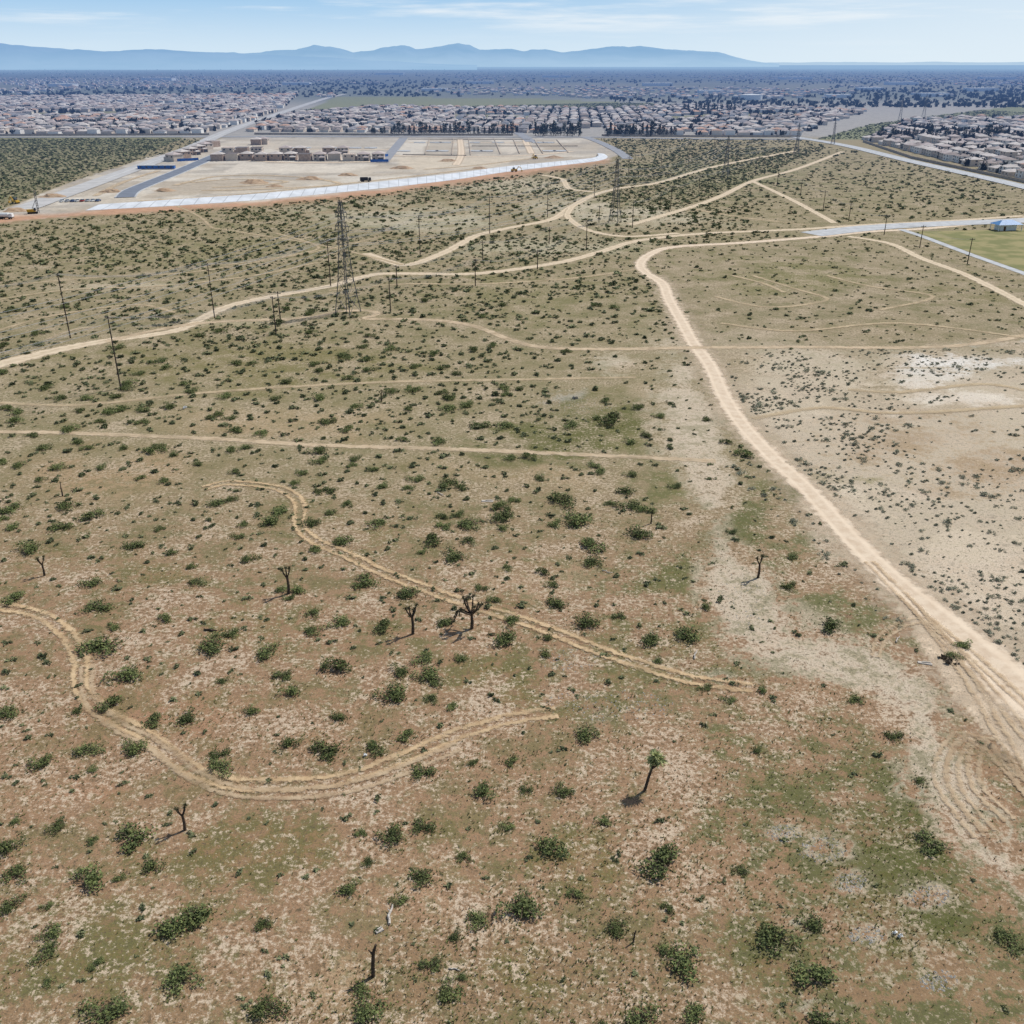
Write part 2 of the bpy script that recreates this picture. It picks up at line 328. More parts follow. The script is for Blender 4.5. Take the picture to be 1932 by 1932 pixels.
xr = np.interp(V, [466, 480, 500, 535, 605, 690, 800, 930, 1105, 1268, 1400, 1900], [1270, 1226, 1208, 1250, 1285, 1340, 1400, 1530, 1700, 1900, 2010, 2400])
rightside = sstep(-20, 40, U-xr+wn*60)*sstep(440, 500, V)
lay(rightside*.9, (156, 140, 110)); lay(rightside*sstep(600, 800, V+wn*360)*.95, (198, 182, 158))
lay(sstep(430, 640, V)*sstep(1000, 1350, U)*sstep(660, 600, V)*.3, (134, 122, 88))
C2 = C.copy(); ST = np.zeros((nr, nc))
PATCH = [(1650, 700, 280, 50, (214, 200, 180), .55), (1780, 682, 170, 18, (240, 233, 223), .66), (1700, 730, 140, 12, (234, 224, 210), .55), (1860, 640, 150, 12, (230, 220, 206), .62), (1850, 755, 170, 22, (224, 211, 193), .55), (1650, 790, 190, 22, (222, 209, 189), .55), (1480, 740, 90, 16, (222, 208, 188), .55), (1500, 690, 140, 70, (202, 186, 162), .5), (1560, 960, 160, 130, (214, 196, 172), .48), (1850, 1080, 150, 110, (214, 196, 172), .5), (1780, 930, 140, 20, (222, 206, 184), .5), (1440, 1160, 100, 50, (196, 176, 150), .52), (1610, 1225, 90, 38, (212, 193, 170), .66), (1190, 685, 80, 26, (210, 197, 175), .66), (1290, 690, 90, 50, (202, 184, 158), .62), (1330, 780, 70, 60, (194, 174, 146), .52), (1090, 765, 100, 26, (182, 174, 160), .62), (1150, 1330, 150, 32, (172, 163, 145), .58), (1080, 1245, 90, 26, (174, 156, 132), .52), (430, 1770, 100, 140, (198, 170, 137), .52), (250, 540, 150, 12, (198, 182, 155), .58), (1130, 395, 260, 38, (208, 195, 170), .62), (1000, 350, 180, 18, (198, 185, 158), .56), (1240, 335, 80, 18, (196, 183, 154), .5), (760, 420, 260, 34, (192, 182, 156), .6), (640, 585, 110, 16, (198, 182, 154), .58), (820, 560, 160, 14, (190, 175, 145), .52), (1235, 565, 66, 80, (201, 186, 159), .62), (1280, 640, 60, 40, (201, 184, 157), .58), (1500, 1400, 200, 80, (182, 153, 124), .5), (300, 1340, 360, 140, (170, 130, 100), .5), (1000, 890, 260, 60, (176, 151, 118), .48), (1280, 760, 90, 60, (192, 169, 140), .52), (820, 1700, 160, 130, (180, 144, 113), .52), (150, 1500, 260, 70, (172, 130, 100), .5), (560, 470, 280, 24, (190, 179, 151), .58), (1480, 560, 160, 14, (190, 174, 144), .54), (1000, 470, 280, 24, (184, 174, 145), .57), (640, 1850, 120, 60, (180, 151, 118), .52), (500, 800, 360, 44, (182, 157, 124), .48), (200, 900, 260, 66, (176, 146, 113), .48), (950, 1090, 260, 66, (182, 153, 122), .48), (500, 610, 240, 16, (188, 173, 141), .54), (600, 950, 260, 40, (182, 153, 120), .46), (1750, 1390, 80, 100, (192, 167, 138), .52), (1910, 1610, 50, 90, (200, 184, 158), .62), (250, 450, 240, 24, (182, 170, 140), .53), (1640, 1500, 90, 30, (186, 162, 132), .5),
         (1090, 815, 190, 40, (98, 98, 50), .62), (1400, 980, 86, 90, (92, 95, 48), .64), (1290, 1110, 120, 90, (102, 101, 54), .54), (1450, 1090, 60, 60, (100, 102, 56), .5), (1550, 1560, 290, 130, (94, 96, 46), .61), (1720, 1720, 310, 210, (88, 91, 44), .65), (1400, 1800, 200, 140, (106, 99, 56), .53), (930, 1290, 120, 70, (118, 104, 60), .5), (1500, 525, 270, 44, (126, 119, 74), .52), (1850, 560, 150, 40, (134, 122, 82), .48), (550, 690, 360, 48, (128, 118, 74), .5), (1560, 1190, 110, 60, (106, 107, 64), .54), (1250, 1240, 150, 70, (120, 109, 68), .48), (500, 1180, 280, 100, (130, 111, 70), .45), (1100, 1640, 160, 76, (124, 107, 64), .47), (200, 1780, 210, 120, (116, 106, 64), .52), (1000, 1830, 200, 110, (122, 107, 64), .5), (500, 1600, 220, 66, (126, 107, 66), .45), (1290, 920, 90, 60, (116, 112, 66), .52), (700, 1000, 260, 70, (128, 113, 70), .45), (250, 1080, 240, 60, (130, 111, 70), .45), (1700, 360, 260, 44, (142, 130, 94), .46), (1360, 330, 190, 46, (126, 122, 84), .58), (980, 560, 260, 48, (134, 125, 84), .45), (400, 470, 300, 40, (134, 127, 86), .44), (1700, 600, 240, 24, (132, 122, 84), .46), (1660, 870, 180, 30, (146, 136, 102), .42),
         (1750, 835, 200, 40, (172, 149, 122), .5), (1890, 885, 130, 50, (172, 147, 118), .5), (1620, 620, 240, 24, (156, 139, 108), .5)]
for cx, cy, rx, ry, rgb, k in PATCH:
    r = np.hypot((U-cx)/rx, (V-cy)/ry)+wn*1.7+wn2*1.2
    if rgb[0] > 195 and cx > 1400 and cy > 600: k *= 1.15
    m = sstep(1.8, .1, r); lay(sstep(1.75, 1.1, r), rgb, C2); ST = np.maximum(ST*(1-m*.7), m*k)
STRIP = [(1285, 700), (1305, 780), (1318, 870), (1340, 950), (1362, 1030), (1388, 1110), (1420, 1170), (1500, 1230), (1610, 1260), (1720, 1330), (1800, 1480), (1860, 1600), (1940, 1720)]
sdv = segdist(U, V, STRIP)+wn*100+wn2*66; m = sstep(66, 0, sdv); lay(sstep(66, 40, sdv), (205, 188, 164), C2); ST = np.maximum(ST*(1-m*.6), m*.6)
for cx, cy, rx, ry in ((1480, 1572, 30, 16), (1550, 1603, 42, 22), (1605, 1665, 28, 17), (1755, 1690, 36, 19), (1770, 1850, 34, 20), (1635, 1765, 34, 16), (1717, 1490, 26, 13), (1362, 1277, 22, 8), (1500, 1740, 30, 14), (1880, 1560, 30, 40), (1560, 1900, 50, 20)):
    r = np.hypot((U-cx)/rx, (V-cy)/ry)+wn2*1.8+wn3*.8; m = sstep(1.35, .4, r); lay(sstep(1.5, 1.1, r), (180, 169, 145), C2); ST = np.maximum(ST*(1-m), m*.66*sstep(-.1, .7, r))
SAND = [(1680, 1100), (1770, 1150), (1850, 1200), (1932, 1262), (2080, 1400), (2060, 1500), (1940, 1450), (1860, 1385), (1790, 1300), (1735, 1215)]
sm = sstep(.2, .8, inpoly(U+wn2*80, V+wn2*80+wn3*20, SAND).astype(float)); lay(sm, (216, 195, 168), C2); ST = np.maximum(ST, sm*.92)
site = inpoly(U+wn*14, V+wn2*5, SITE).astype(float)
chd = np.abs(V-np.interp(U, [-200, 0, 165, 500, 700, 950, 1140], [434, 416, 403, 383, 364, 331, 305]))
LOTQ = [([(768, 263), (808, 263), (800, 291), (742, 291)], (206, 196, 180)), ([(812, 263), (855, 263), (851, 291), (804, 291)], (180, 168, 150)), ([(886, 263), (930, 263), (941, 290), (890, 290)], (170, 160, 145)), ([(936, 263), (966, 263), (978, 289), (946, 289)], (204, 192, 174)), ([(1010, 264), (1048, 264), (1069, 287), (1026, 289)], (174, 160, 140)), ([(450, 308), (720, 311), (640, 326), (420, 326)], (208, 197, 180)), ([(260, 376), (420, 362), (600, 352), (430, 336), (330, 344)], (176, 162, 142)), ([(560, 262), (745, 262), (730, 278), (520, 276)], (178, 168, 153)), ([(750, 296), (1000, 297), (930, 314), (760, 322)], (202, 187, 164))]
for A in (C, C2):
    lay(site, (190, 178, 160), A); lay(site*sstep(.45, .6, fbm(X*.012, Y*.03))*.7, (166, 153, 135), A); lay(site*sstep(.52, .6, fbm(X*.02+50, Y*.05))*.7, (206, 197, 182), A); lay(site*sstep(.55, .62, fbm(X*.03+90, Y*.06))*.6, (158, 150, 139), A)
    for pq, rgb in LOTQ: lay(inpoly(U+wn2*6, V+wn2*3, pq)*.8, rgb, A)
    lay(sstep(10, 2, chd+wn*12+wn2*4)*sstep(-300, -200, U)*sstep(1160, 1140, U)*.85, (184, 138, 106), A)
    lay(sstep(265, 255, V), (158, 153, 146), A); lay(sstep(205, 180, V), (116, 120, 112), A)
    lay(inpoly(U, V, LEFTSCRUB).astype(float), (124, 120, 84), A); lay(inpoly(U, V, OLIVE).astype(float), (130, 131, 98), A); lay(inpoly(U, V, CORR).astype(float), (124, 126, 92), A)
    lay(sstep(178, 165, V)*.6*sstep(.45, .6, fbm(X*.0012, Y*.0005)), (140, 138, 124), A)
GAPS = [[(60, 214), (230, 210), (240, 218), (50, 222)], [(860, 216), (1010, 218), (1000, 226), (840, 223)], [(1230, 222), (1330, 216), (1380, 222), (1270, 229)], [(280, 196), (420, 193), (410, 199), (260, 201)], [(1420, 214), (1530, 213), (1500, 220), (1400, 221)]]
for gp in GAPS:
    for A in (C, C2): lay(inpoly(U, V, gp).astype(float), (132, 130, 100), A)
green = .5+.45*sstep(1450, 1600, V)*sstep(1200, 1500, U)+.2*sstep(600, 1000, V)+.15*sstep(700, 600, V); green *= (1-.65*rightside*sstep(640, 760, V)); green *= sstep(255, 300, V)*(1-site)*(1-sm)
pale = .7+.25*sstep(800, 1100, V)-.3*sstep(1400, 1600, V)*sstep(1250, 1500, U); pale *= sstep(255, 300, V)*(1-site)
ex = np.array([[X[-1, j]*8, -900.0] for j in range(nc)])
GV = np.concatenate([np.stack([X.ravel(), Y.ravel(), np.zeros(nr*nc)], 1), np.stack([ex[:, 0], ex[:, 1], np.zeros(nc)], 1)])
idx = np.arange((nr+1)*nc).reshape(nr+1, nc)
GF = np.stack([idx[1:, :-1], idx[1:, 1:], idx[:-1, 1:], idx[:-1, :-1]], -1).reshape(-1, 4)
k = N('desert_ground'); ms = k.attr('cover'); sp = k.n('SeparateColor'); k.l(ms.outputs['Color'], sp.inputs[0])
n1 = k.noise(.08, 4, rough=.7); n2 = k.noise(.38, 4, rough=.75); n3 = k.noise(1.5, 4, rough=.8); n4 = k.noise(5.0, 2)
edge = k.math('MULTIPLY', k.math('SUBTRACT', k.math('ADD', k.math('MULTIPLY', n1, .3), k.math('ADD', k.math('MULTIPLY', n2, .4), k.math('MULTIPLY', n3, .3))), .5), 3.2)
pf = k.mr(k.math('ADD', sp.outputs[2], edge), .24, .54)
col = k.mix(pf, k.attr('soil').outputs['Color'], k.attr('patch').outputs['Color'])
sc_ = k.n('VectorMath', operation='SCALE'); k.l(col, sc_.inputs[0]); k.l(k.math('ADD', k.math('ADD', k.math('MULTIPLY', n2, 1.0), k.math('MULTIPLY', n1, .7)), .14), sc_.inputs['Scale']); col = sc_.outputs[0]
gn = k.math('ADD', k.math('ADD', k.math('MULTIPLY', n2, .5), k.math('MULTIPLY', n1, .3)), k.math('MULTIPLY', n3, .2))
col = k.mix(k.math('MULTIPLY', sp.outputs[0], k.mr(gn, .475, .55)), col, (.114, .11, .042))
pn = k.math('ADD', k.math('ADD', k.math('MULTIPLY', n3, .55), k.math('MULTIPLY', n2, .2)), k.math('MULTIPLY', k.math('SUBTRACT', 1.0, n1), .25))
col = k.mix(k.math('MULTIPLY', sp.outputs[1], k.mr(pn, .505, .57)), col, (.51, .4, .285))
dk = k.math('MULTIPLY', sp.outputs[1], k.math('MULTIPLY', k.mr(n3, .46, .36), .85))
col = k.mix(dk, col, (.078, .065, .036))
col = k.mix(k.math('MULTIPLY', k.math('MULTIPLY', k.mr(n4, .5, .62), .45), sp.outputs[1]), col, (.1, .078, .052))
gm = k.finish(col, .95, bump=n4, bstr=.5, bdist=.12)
me = rawmesh('ground', GV, GF, [gm])
def setcol(me, name, arr):
    a = me.attributes.new(name, 'FLOAT_COLOR', 'POINT'); a.data.foreach_set('color', np.asarray(arr, dtype=np.float32).ravel())
for nm_, A in (('soil', C), ('patch', C2)):
    cc = np.concatenate([A.reshape(-1, 3), A[-1]]); setcol(me, nm_, np.concatenate([cc, np.ones((len(cc), 1))], 1))
mm = np.stack([green, pale, ST, green*0+1], -1); mm = np.concatenate([mm.reshape(-1, 4), mm[-1]]); setcol(me, 'cover', mm)
tag(link('ground', me), None, None, None, 'structure')
# lawn of the sports ground
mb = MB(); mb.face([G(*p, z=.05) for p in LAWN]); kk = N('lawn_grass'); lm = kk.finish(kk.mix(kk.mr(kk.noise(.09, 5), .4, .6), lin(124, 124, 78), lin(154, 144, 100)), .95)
tag(mb.build('lawn', lm), 'mown green sports lawn at the right edge', None, None, 'structure')
ribbon('path', [(1700, 433), (1740, 446), (1830, 480), (1932, 516), (2000, 545)], 4, M['concrete'], z=.1, smooth=False)
ribbon('road', [(1530, 442), (1640, 430), (1760, 423), (1932, 416), (2060, 409)], 15, M['concrete'], z=.12)

# ------------------------------------------------------------------ mountains
def mountains(name, ridge, y0, y1, seed, rgb1, rgb2, label):
    nx, ny = 300, 26; xs = np.linspace(ridge[0][0], ridge[-1][0], nx); top = np.interp(xs, [r[0] for r in ridge], [r[1] for r in ridge])
    yy = np.linspace(y0, y1, ny); Vv = []
    for j in range(ny):
        t = j/(ny-1); prof = np.sin(min(t/.75, 1)*math.pi/2)**1.3 if t < .75 else 1-(t-.75)/.25*.5
        dy = (966-top)/F; yr = y0+.75*(y1-y0); zr = np.maximum(CH+(-sT+dy*cT)/(cT+dy*sT)*yr, 0)
        wx = (xs-966)/F*(yr*cT); jag = 1+(fbm(wx*.0011+seed, np.full(nx, yy[j]*.0011), 5)-.5)*(1.3*(1-t) if t < .75 else .3)
        fine = (fbm(wx*.003+seed, np.full(nx, 3.3), 4)-.5)*.12*zr*min(1, t*1.4)
        z = zr*prof*jag+fine
        Vv.append(np.stack([(xs-966)/F*(yy[j]*cT+CH*sT), np.full(nx, yy[j]), z-2], 1))
    ix = np.arange(nx*ny).reshape(ny, nx); Fc = np.stack([ix[:-1, :-1], ix[:-1, 1:], ix[1:, 1:], ix[1:, :-1]], -1).reshape(-1, 4)
    q = N(name+'_hazed_rock'); p = q.n('BsdfDiffuse'); q.l(q.mix(q.mr(q.noise(.0008, 5), .4, .6), (.16, .19, .24), (.28, .29, .33)), p.inputs[0])
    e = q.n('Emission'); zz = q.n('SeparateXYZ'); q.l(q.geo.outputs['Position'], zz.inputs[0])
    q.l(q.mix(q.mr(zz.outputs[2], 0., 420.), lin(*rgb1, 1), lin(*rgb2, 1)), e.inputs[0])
    m = q.n('MixShader'); m.inputs[0].default_value = .86; q.l(p.outputs[0], m.inputs[1]); q.l(e.outputs[0], m.inputs[2])  # painted haze: blue emission outweighs the diffuse rock, tinted by height
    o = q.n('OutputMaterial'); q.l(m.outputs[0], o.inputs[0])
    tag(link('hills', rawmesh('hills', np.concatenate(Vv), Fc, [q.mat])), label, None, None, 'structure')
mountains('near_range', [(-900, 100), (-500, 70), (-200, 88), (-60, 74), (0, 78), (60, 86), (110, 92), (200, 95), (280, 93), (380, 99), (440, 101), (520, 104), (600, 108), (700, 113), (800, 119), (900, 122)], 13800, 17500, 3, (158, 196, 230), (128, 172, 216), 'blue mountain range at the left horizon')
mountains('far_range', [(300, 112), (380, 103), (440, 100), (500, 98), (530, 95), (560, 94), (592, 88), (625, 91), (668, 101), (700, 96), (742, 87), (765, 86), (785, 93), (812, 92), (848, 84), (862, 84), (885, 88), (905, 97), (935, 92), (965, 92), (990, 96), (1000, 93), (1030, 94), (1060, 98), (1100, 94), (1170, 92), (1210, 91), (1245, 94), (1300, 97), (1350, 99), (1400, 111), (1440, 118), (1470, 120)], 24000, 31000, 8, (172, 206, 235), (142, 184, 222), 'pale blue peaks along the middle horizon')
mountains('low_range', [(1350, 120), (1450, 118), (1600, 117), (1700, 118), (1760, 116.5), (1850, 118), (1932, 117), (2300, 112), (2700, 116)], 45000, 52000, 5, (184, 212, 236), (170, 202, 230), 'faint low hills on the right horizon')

# ------------------------------------------------------------------ concrete channel bank and walls
def wall_along(name, P, th, h, mat, parent=None, z0=0.0):
    mb = MB(); n = len(P)
    for i, q in enumerate(P):
        t = (P[min(i+1, n-1)]-P[max(i-1, 0)]); t.z = 0; t.normalize(); a = Vector((-t.y, t.x, 0))*th/2
        for s, z in ((1, z0), (1, z0+h), (-1, z0+h), (-1, z0)): mb.v.append((q.x+a.x*s, q.y+a.y*s, z))
    for i in range(n-1):
        b = i*4
        for j in range(3): mb.f.append((b+j, b+j+1, b+j+5, b+j+4)); mb.m.append(0)
    for b, r in ((0, 1), ((n-1)*4, -1)): mb.f.append(tuple((b, b+1, b+2, b+3))[::r]); mb.m.append(0)
    return mb.build(name, mat, parent)
near = [(160, 397), (330, 388), (500, 376), (700, 357), (850, 340), (950, 325), (1050, 313), (1125, 304), (1146, 297), (1140, 290)]
far_ = [(185, 386), (340, 376), (510, 364), (700, 345), (850, 328), (950, 315), (1050, 305), (1112, 299), (1130, 294), (1128, 289)]
near, far_ = smooth_px(near, 8), smooth_px(far_, 8)
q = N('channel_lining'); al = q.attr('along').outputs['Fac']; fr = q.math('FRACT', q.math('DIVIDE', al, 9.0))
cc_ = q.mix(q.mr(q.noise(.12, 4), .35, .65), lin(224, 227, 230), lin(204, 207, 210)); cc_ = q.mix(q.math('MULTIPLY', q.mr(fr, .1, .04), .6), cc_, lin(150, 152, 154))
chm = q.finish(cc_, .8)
Vv = []; A = []; acc = 0; last = None
for a, b in zip(near, far_):
    p0, p1 = G(*a, z=.06), G(*b, z=2.4)
    if last is not None: acc += (p0-last).length
    last = p0.copy(); d = (p1-p0); d.z = 0; d.normalize()
    for p in (p0, p1, p1+d*2.5, Vector((p1.x+d.x*6, p1.y+d.y*6, -.05))): Vv.append(tuple(p)); A.append(acc)
Fc = [(i*4+j, i*4+4+j, i*4+5+j, i*4+1+j) for i in range(len(near)-1) for j in range(3)]
me = rawmesh('concrete_channel', Vv, Fc, [chm, simple('bank_soil', lin(196, 176, 150), None, .2)], [1 if j == 2 else 0 for i in range(len(near)-1) for j in range(3)])
at = me.attributes.new('along', 'FLOAT', 'POINT'); at.data.foreach_set('value', np.array(A, dtype=np.float32))
tag(link('concrete_channel', me), 'long pale concrete channel bank along the near edge of the building site', 'channel')
for off in (-6.2, 6.2):
    W = [G(*p) for p in smooth_px(SITE_ROAD)]; P = []
    for i, w in enumerate(W):
        t = (W[min(i+1, len(W)-1)]-W[max(i-1, 0)]).normalized(); P.append(w+Vector((-t.y, t.x, 0))*off)
    tag(wall_along('kerb', P, 1.0, .42, M['concrete']), None, None, None, 'structure')
for px, h, lab in (([(1628, 268), (1720, 299), (1932, 345), (2080, 382)], 2.2, 'tan block wall along the road by the right housing tract'), ([(-200, 256.5), (0, 256.5), (395, 255)], 2.2, 'tan block wall in front of the left houses'), ([(480, 254), (700, 255.5), (968, 256)], 2.2, 'tan block wall behind the dark conifer row'), ([(1135, 257), (1290, 258.5), (1510, 259)], 2.2, 'tan block wall in front of the middle houses')):
    tag(wall_along('boundary_wall', [G(*p) for p in px], .4, h, M['blockwall']), lab, 'wall')
lots = [((810, 262), (802, 291)), ((856, 262), (852, 292)), ((884, 262), (888, 293)), ((932, 262), (944, 291)), ((968, 262), (980, 290)), ((1008, 264), (1024, 290)), ((1050, 264), (1072, 288)), ((770, 263), (1000, 263.5)), ((760, 292), (880, 294)), ((890, 276), (1090, 276))]
for i, (a, b) in enumerate(lots):
    tag(wall_along('lot_wall', [G(*a), G(*b)], .7, .7, M['blockwall']), ('low lot wall running away across the bare building plots, %s from the left' % ordw(i+1)) if i < 7 else ['long back wall of the bare building plots', 'short front wall of the left bare plots', 'cross wall through the right bare plots'][i-7], 'wall', 'walls between the bare building plots')
# foundations and spoil heaps
for row, (y0, xs0) in enumerate(((269, (775, 792, 822, 840, 895, 912, 940, 1015, 1034)), (285, (762, 782, 815, 834, 898, 918, 950, 1036, 1056)), (279, (545, 575, 605, 640, 670, 700)))):
    for i, px in enumerate(xs0):
        if (i*7+row*3) % 5 == 0: continue
        mb = MB(); mb.box((0, 0, .25), (13, 11, .5)); mb.box((2, -7.0, .2), (6, 3, .4)); o = mb.build('foundation_slab', M['concrete']); o.location = G(px, y0); o.rotation_euler = (0, 0, .1)
        tag(o, 'pale concrete house foundation on the building site, %s from the left in the %s' % (ordw(i+1-sum((j*7+row*3) % 5 == 0 for j in range(i))), ['back row', 'front row', 'middle row'][row]), 'foundation', 'house foundations on the building site')
MX = ((310, 360, 6), (480, 345, 8), (585, 338, 7), (655, 331, 6), (760, 318, 7), (845, 304, 6), (905, 318, 5), (1045, 298, 7), (210, 362, 6), (100, 372, 7), (30, 398, 6), (520, 352, 5))
for i, (px, py, s_) in enumerate(MX):
    g = np.random.default_rng(900+i); V_ = [(0, 0, s_*.33)]
    for rr, zz in ((.45, .26), (.8, .09), (1.05, -.02)):
        for j in range(12): w_ = rr*s_*g.uniform(.8, 1.2); V_.append((math.cos(j*.5236)*w_*1.4, math.sin(j*.5236)*w_, zz*s_*g.uniform(.7, 1.2)))
    mb = MB(); mb.v = V_
    for j in range(12):
        j2 = (j+1) % 12; mb.f.append((0, 1+j, 1+j2)); mb.m.append(0)
        for q_ in (0, 1): mb.f.append((1+q_*12+j, 13+q_*12+j, 13+q_*12+j2, 1+q_*12+j2)); mb.m.append(0)
    o = mb.build('dirt_mound', M['mound']); o.location = G(px, py); tag(o, 'brown heap of dug soil on the building site, %s from the left' % ordw(sorted(q_[0] for q_ in MX).index(px)+1), 'dirt mound', 'soil heaps on the building site')

# ------------------------------------------------------------------ shrubs
def cloud(n, rx, rz, size, g, lobes=7, z0=.05):
    L = np.stack([g.normal(0, .42, lobes)*rx, g.normal(0, .42, lobes)*rx, g.uniform(.2, .6, lobes)*rz], 1)
    d = g.normal(size=(n, 3)); d /= np.linalg.norm(d, axis=1)[:, None]; r = g.random(n)**.4
    w = g.integers(0, lobes, n); P = L[w]+d*r[:, None]*np.array([rx*.5, rx*.5, rz*.45])
    P[:, 2] = np.abs(P[:, 2])+z0
    a = g.normal(size=(n, 3)); a /= np.linalg.norm(a, axis=1)[:, None]; b = np.cross(a, g.normal(size=(n, 3))); b /= np.linalg.norm(b, axis=1)[:, None]
    s = size*g.uniform(.6, 1.4, n)[:, None]
    return np.stack([P-a*s*.5-b*s*.4, P+a*s*.5-b*s*.3, P+b*s*.6], 1).reshape(-1, 3)
FOL, STEM, SAGE = [], [], []
for i in range(7):
    g = np.random.default_rng(100+i)
    Vv = cloud(720, 1.0, .95, .135, g, 9+i % 4); FOL.append(soup('foliage', Vv, [M['leaf']]))
    mb = MB()
    for j in range(13):
        a = g.uniform(0, 6.28); r = g.uniform(.35, .95); h = g.uniform(.5, .95)
        mb.tube([(0, 0, -.03), (math.cos(a)*r*.45, math.sin(a)*r*.45, h*.6), (math.cos(a)*r, math.sin(a)*r, h)], [.035, .025, .01], 4)
    STEM.append(mb.mesh('stem', M['twig']))
    SAGE.append(soup('foliage', cloud(170, 1.0, .9, .22, g, 6), [M['sage']]))
HAND = [(1040, 1592, 60), (1255, 1617, 80), (985, 1700, 68), (610, 1407, 52), (803, 1450, 46), (240, 1265, 52), (357, 1350, 46), (212, 1325, 42), (418, 1418, 36), (420, 1445, 40), (248, 1568, 62), (168, 1655, 58), (372, 1722, 66), (330, 1745, 62), (742, 1578, 52), (805, 1650, 48), (1280, 1798, 68), (1465, 1765, 72), (1540, 1838, 66), (1750, 1580, 50), (510, 1895, 54), (697, 1895, 58), (195, 1900, 72), (345, 1840, 66), (808, 1815, 38), (850, 1865, 42), (85, 1795, 42), (285, 1632, 36), (803, 1555, 42), (910, 1490, 42), (968, 1435, 26), (875, 1615, 26), (955, 1557, 26), (660, 1675, 38), (1055, 1490, 36), (995, 1487, 26), (1140, 1545, 26), (910, 1733, 38), (1085, 1685, 32), (1157, 1740, 42), (752, 1697, 28), (1618, 1315, 26), (1690, 1385, 28), (1295, 1192, 48), (1228, 1203, 42), (1098, 1170, 46), (1050, 1135, 36), (955, 1200, 52), (870, 1240, 26), (1165, 1160, 22), (1562, 1177, 42), (727, 1178, 36), (640, 1170, 36), (635, 1255, 52), (798, 1240, 36), (805, 1268, 42), (740, 1303, 52), (530, 1270, 36), (550, 1300, 36), (505, 1225, 42), (203, 1208, 62), (768, 1115, 46), (688, 1090, 42), (645, 1018, 38), (860, 1045, 42), (820, 1015, 38), (1120, 1022, 48), (1120, 1053, 36), (1090, 975, 48), (1198, 1003, 42), (950, 970, 42), (1065, 940, 48), (888, 985, 38), (710, 985, 32), (1158, 788, 46), (400, 1210, 52), (170, 1097, 34), (30, 1125, 42), (190, 1140, 44), (255, 1025, 36), (120, 990, 34), (22, 955, 40), (60, 1030, 44), (310, 1165, 26), (515, 980, 40), (375, 1095, 30), (440, 1190, 30), (170, 1410, 38), (75, 1440, 40), (15, 1340, 40), (255, 1405, 42), (295, 1355, 36), (710, 1405, 40), (545, 1400, 34), (30, 1645, 46), (110, 1560, 34), (15, 1595, 50), (1105, 1375, 44), (1800, 1235, 24), (1905, 1770, 46), (1310, 1905, 44), (1210, 1915, 66), (1560, 1925, 70), (1530, 1735, 40), (1820, 1215, 30), (860, 1765, 28), (500, 1735, 30), (680, 1860, 34), (95, 1755, 36), (25, 1700, 40), (1430, 1415, 22), (1255, 1790, 30), (1395, 1640, 22), (1735, 1470, 22), (470, 1340, 28), (640, 1350, 28), (770, 1385, 30), (825, 1285, 26), (590, 1155, 30)]
shr = []   # x, y, r, pixel width, from the careful list
for px, py, w in HAND:
    g = G(px, py+w*.18); dep = g.y*cT+CH*sT; shr.append([g.x, g.y, w*.54*dep/F, w, True])
hx = np.array([s[0] for s in shr]); hy = np.array([s[1] for s in shr])
def scatter(cell, x0, x1, y0, y1):
    gx, gy = np.meshgrid(np.arange(x0, x1, cell), np.arange(y0, y1, cell)); x = gx.ravel()+rng.uniform(-.42, .42, gx.size)*cell; y = gy.ravel()+rng.uniform(-.42, .42, gx.size)*cell
    a = .5; x, y = x*math.cos(a)-y*math.sin(a), x*math.sin(a)+y*math.cos(a)
    u, v, d = Pn(x, y); m = (u > -420) & (u < 2350) & (v > 125) & (v < 2060) & (y > 30); return x[m], y[m], u[m], v[m], d[m]
def offroad(x, y, pad):
    ok = np.ones(len(x), bool)
    for pts, hw in ROADS: ok &= segdist(x, y, pts) > hw*.8+pad
    return ok
def xroad(v): return np.interp(v, [430, 466, 480, 500, 535, 605, 690, 800, 930, 1105, 1268, 1400, 1900], [1900, 1270, 1226, 1208, 1250, 1285, 1340, 1400, 1530, 1700, 1900, 2010, 2400])
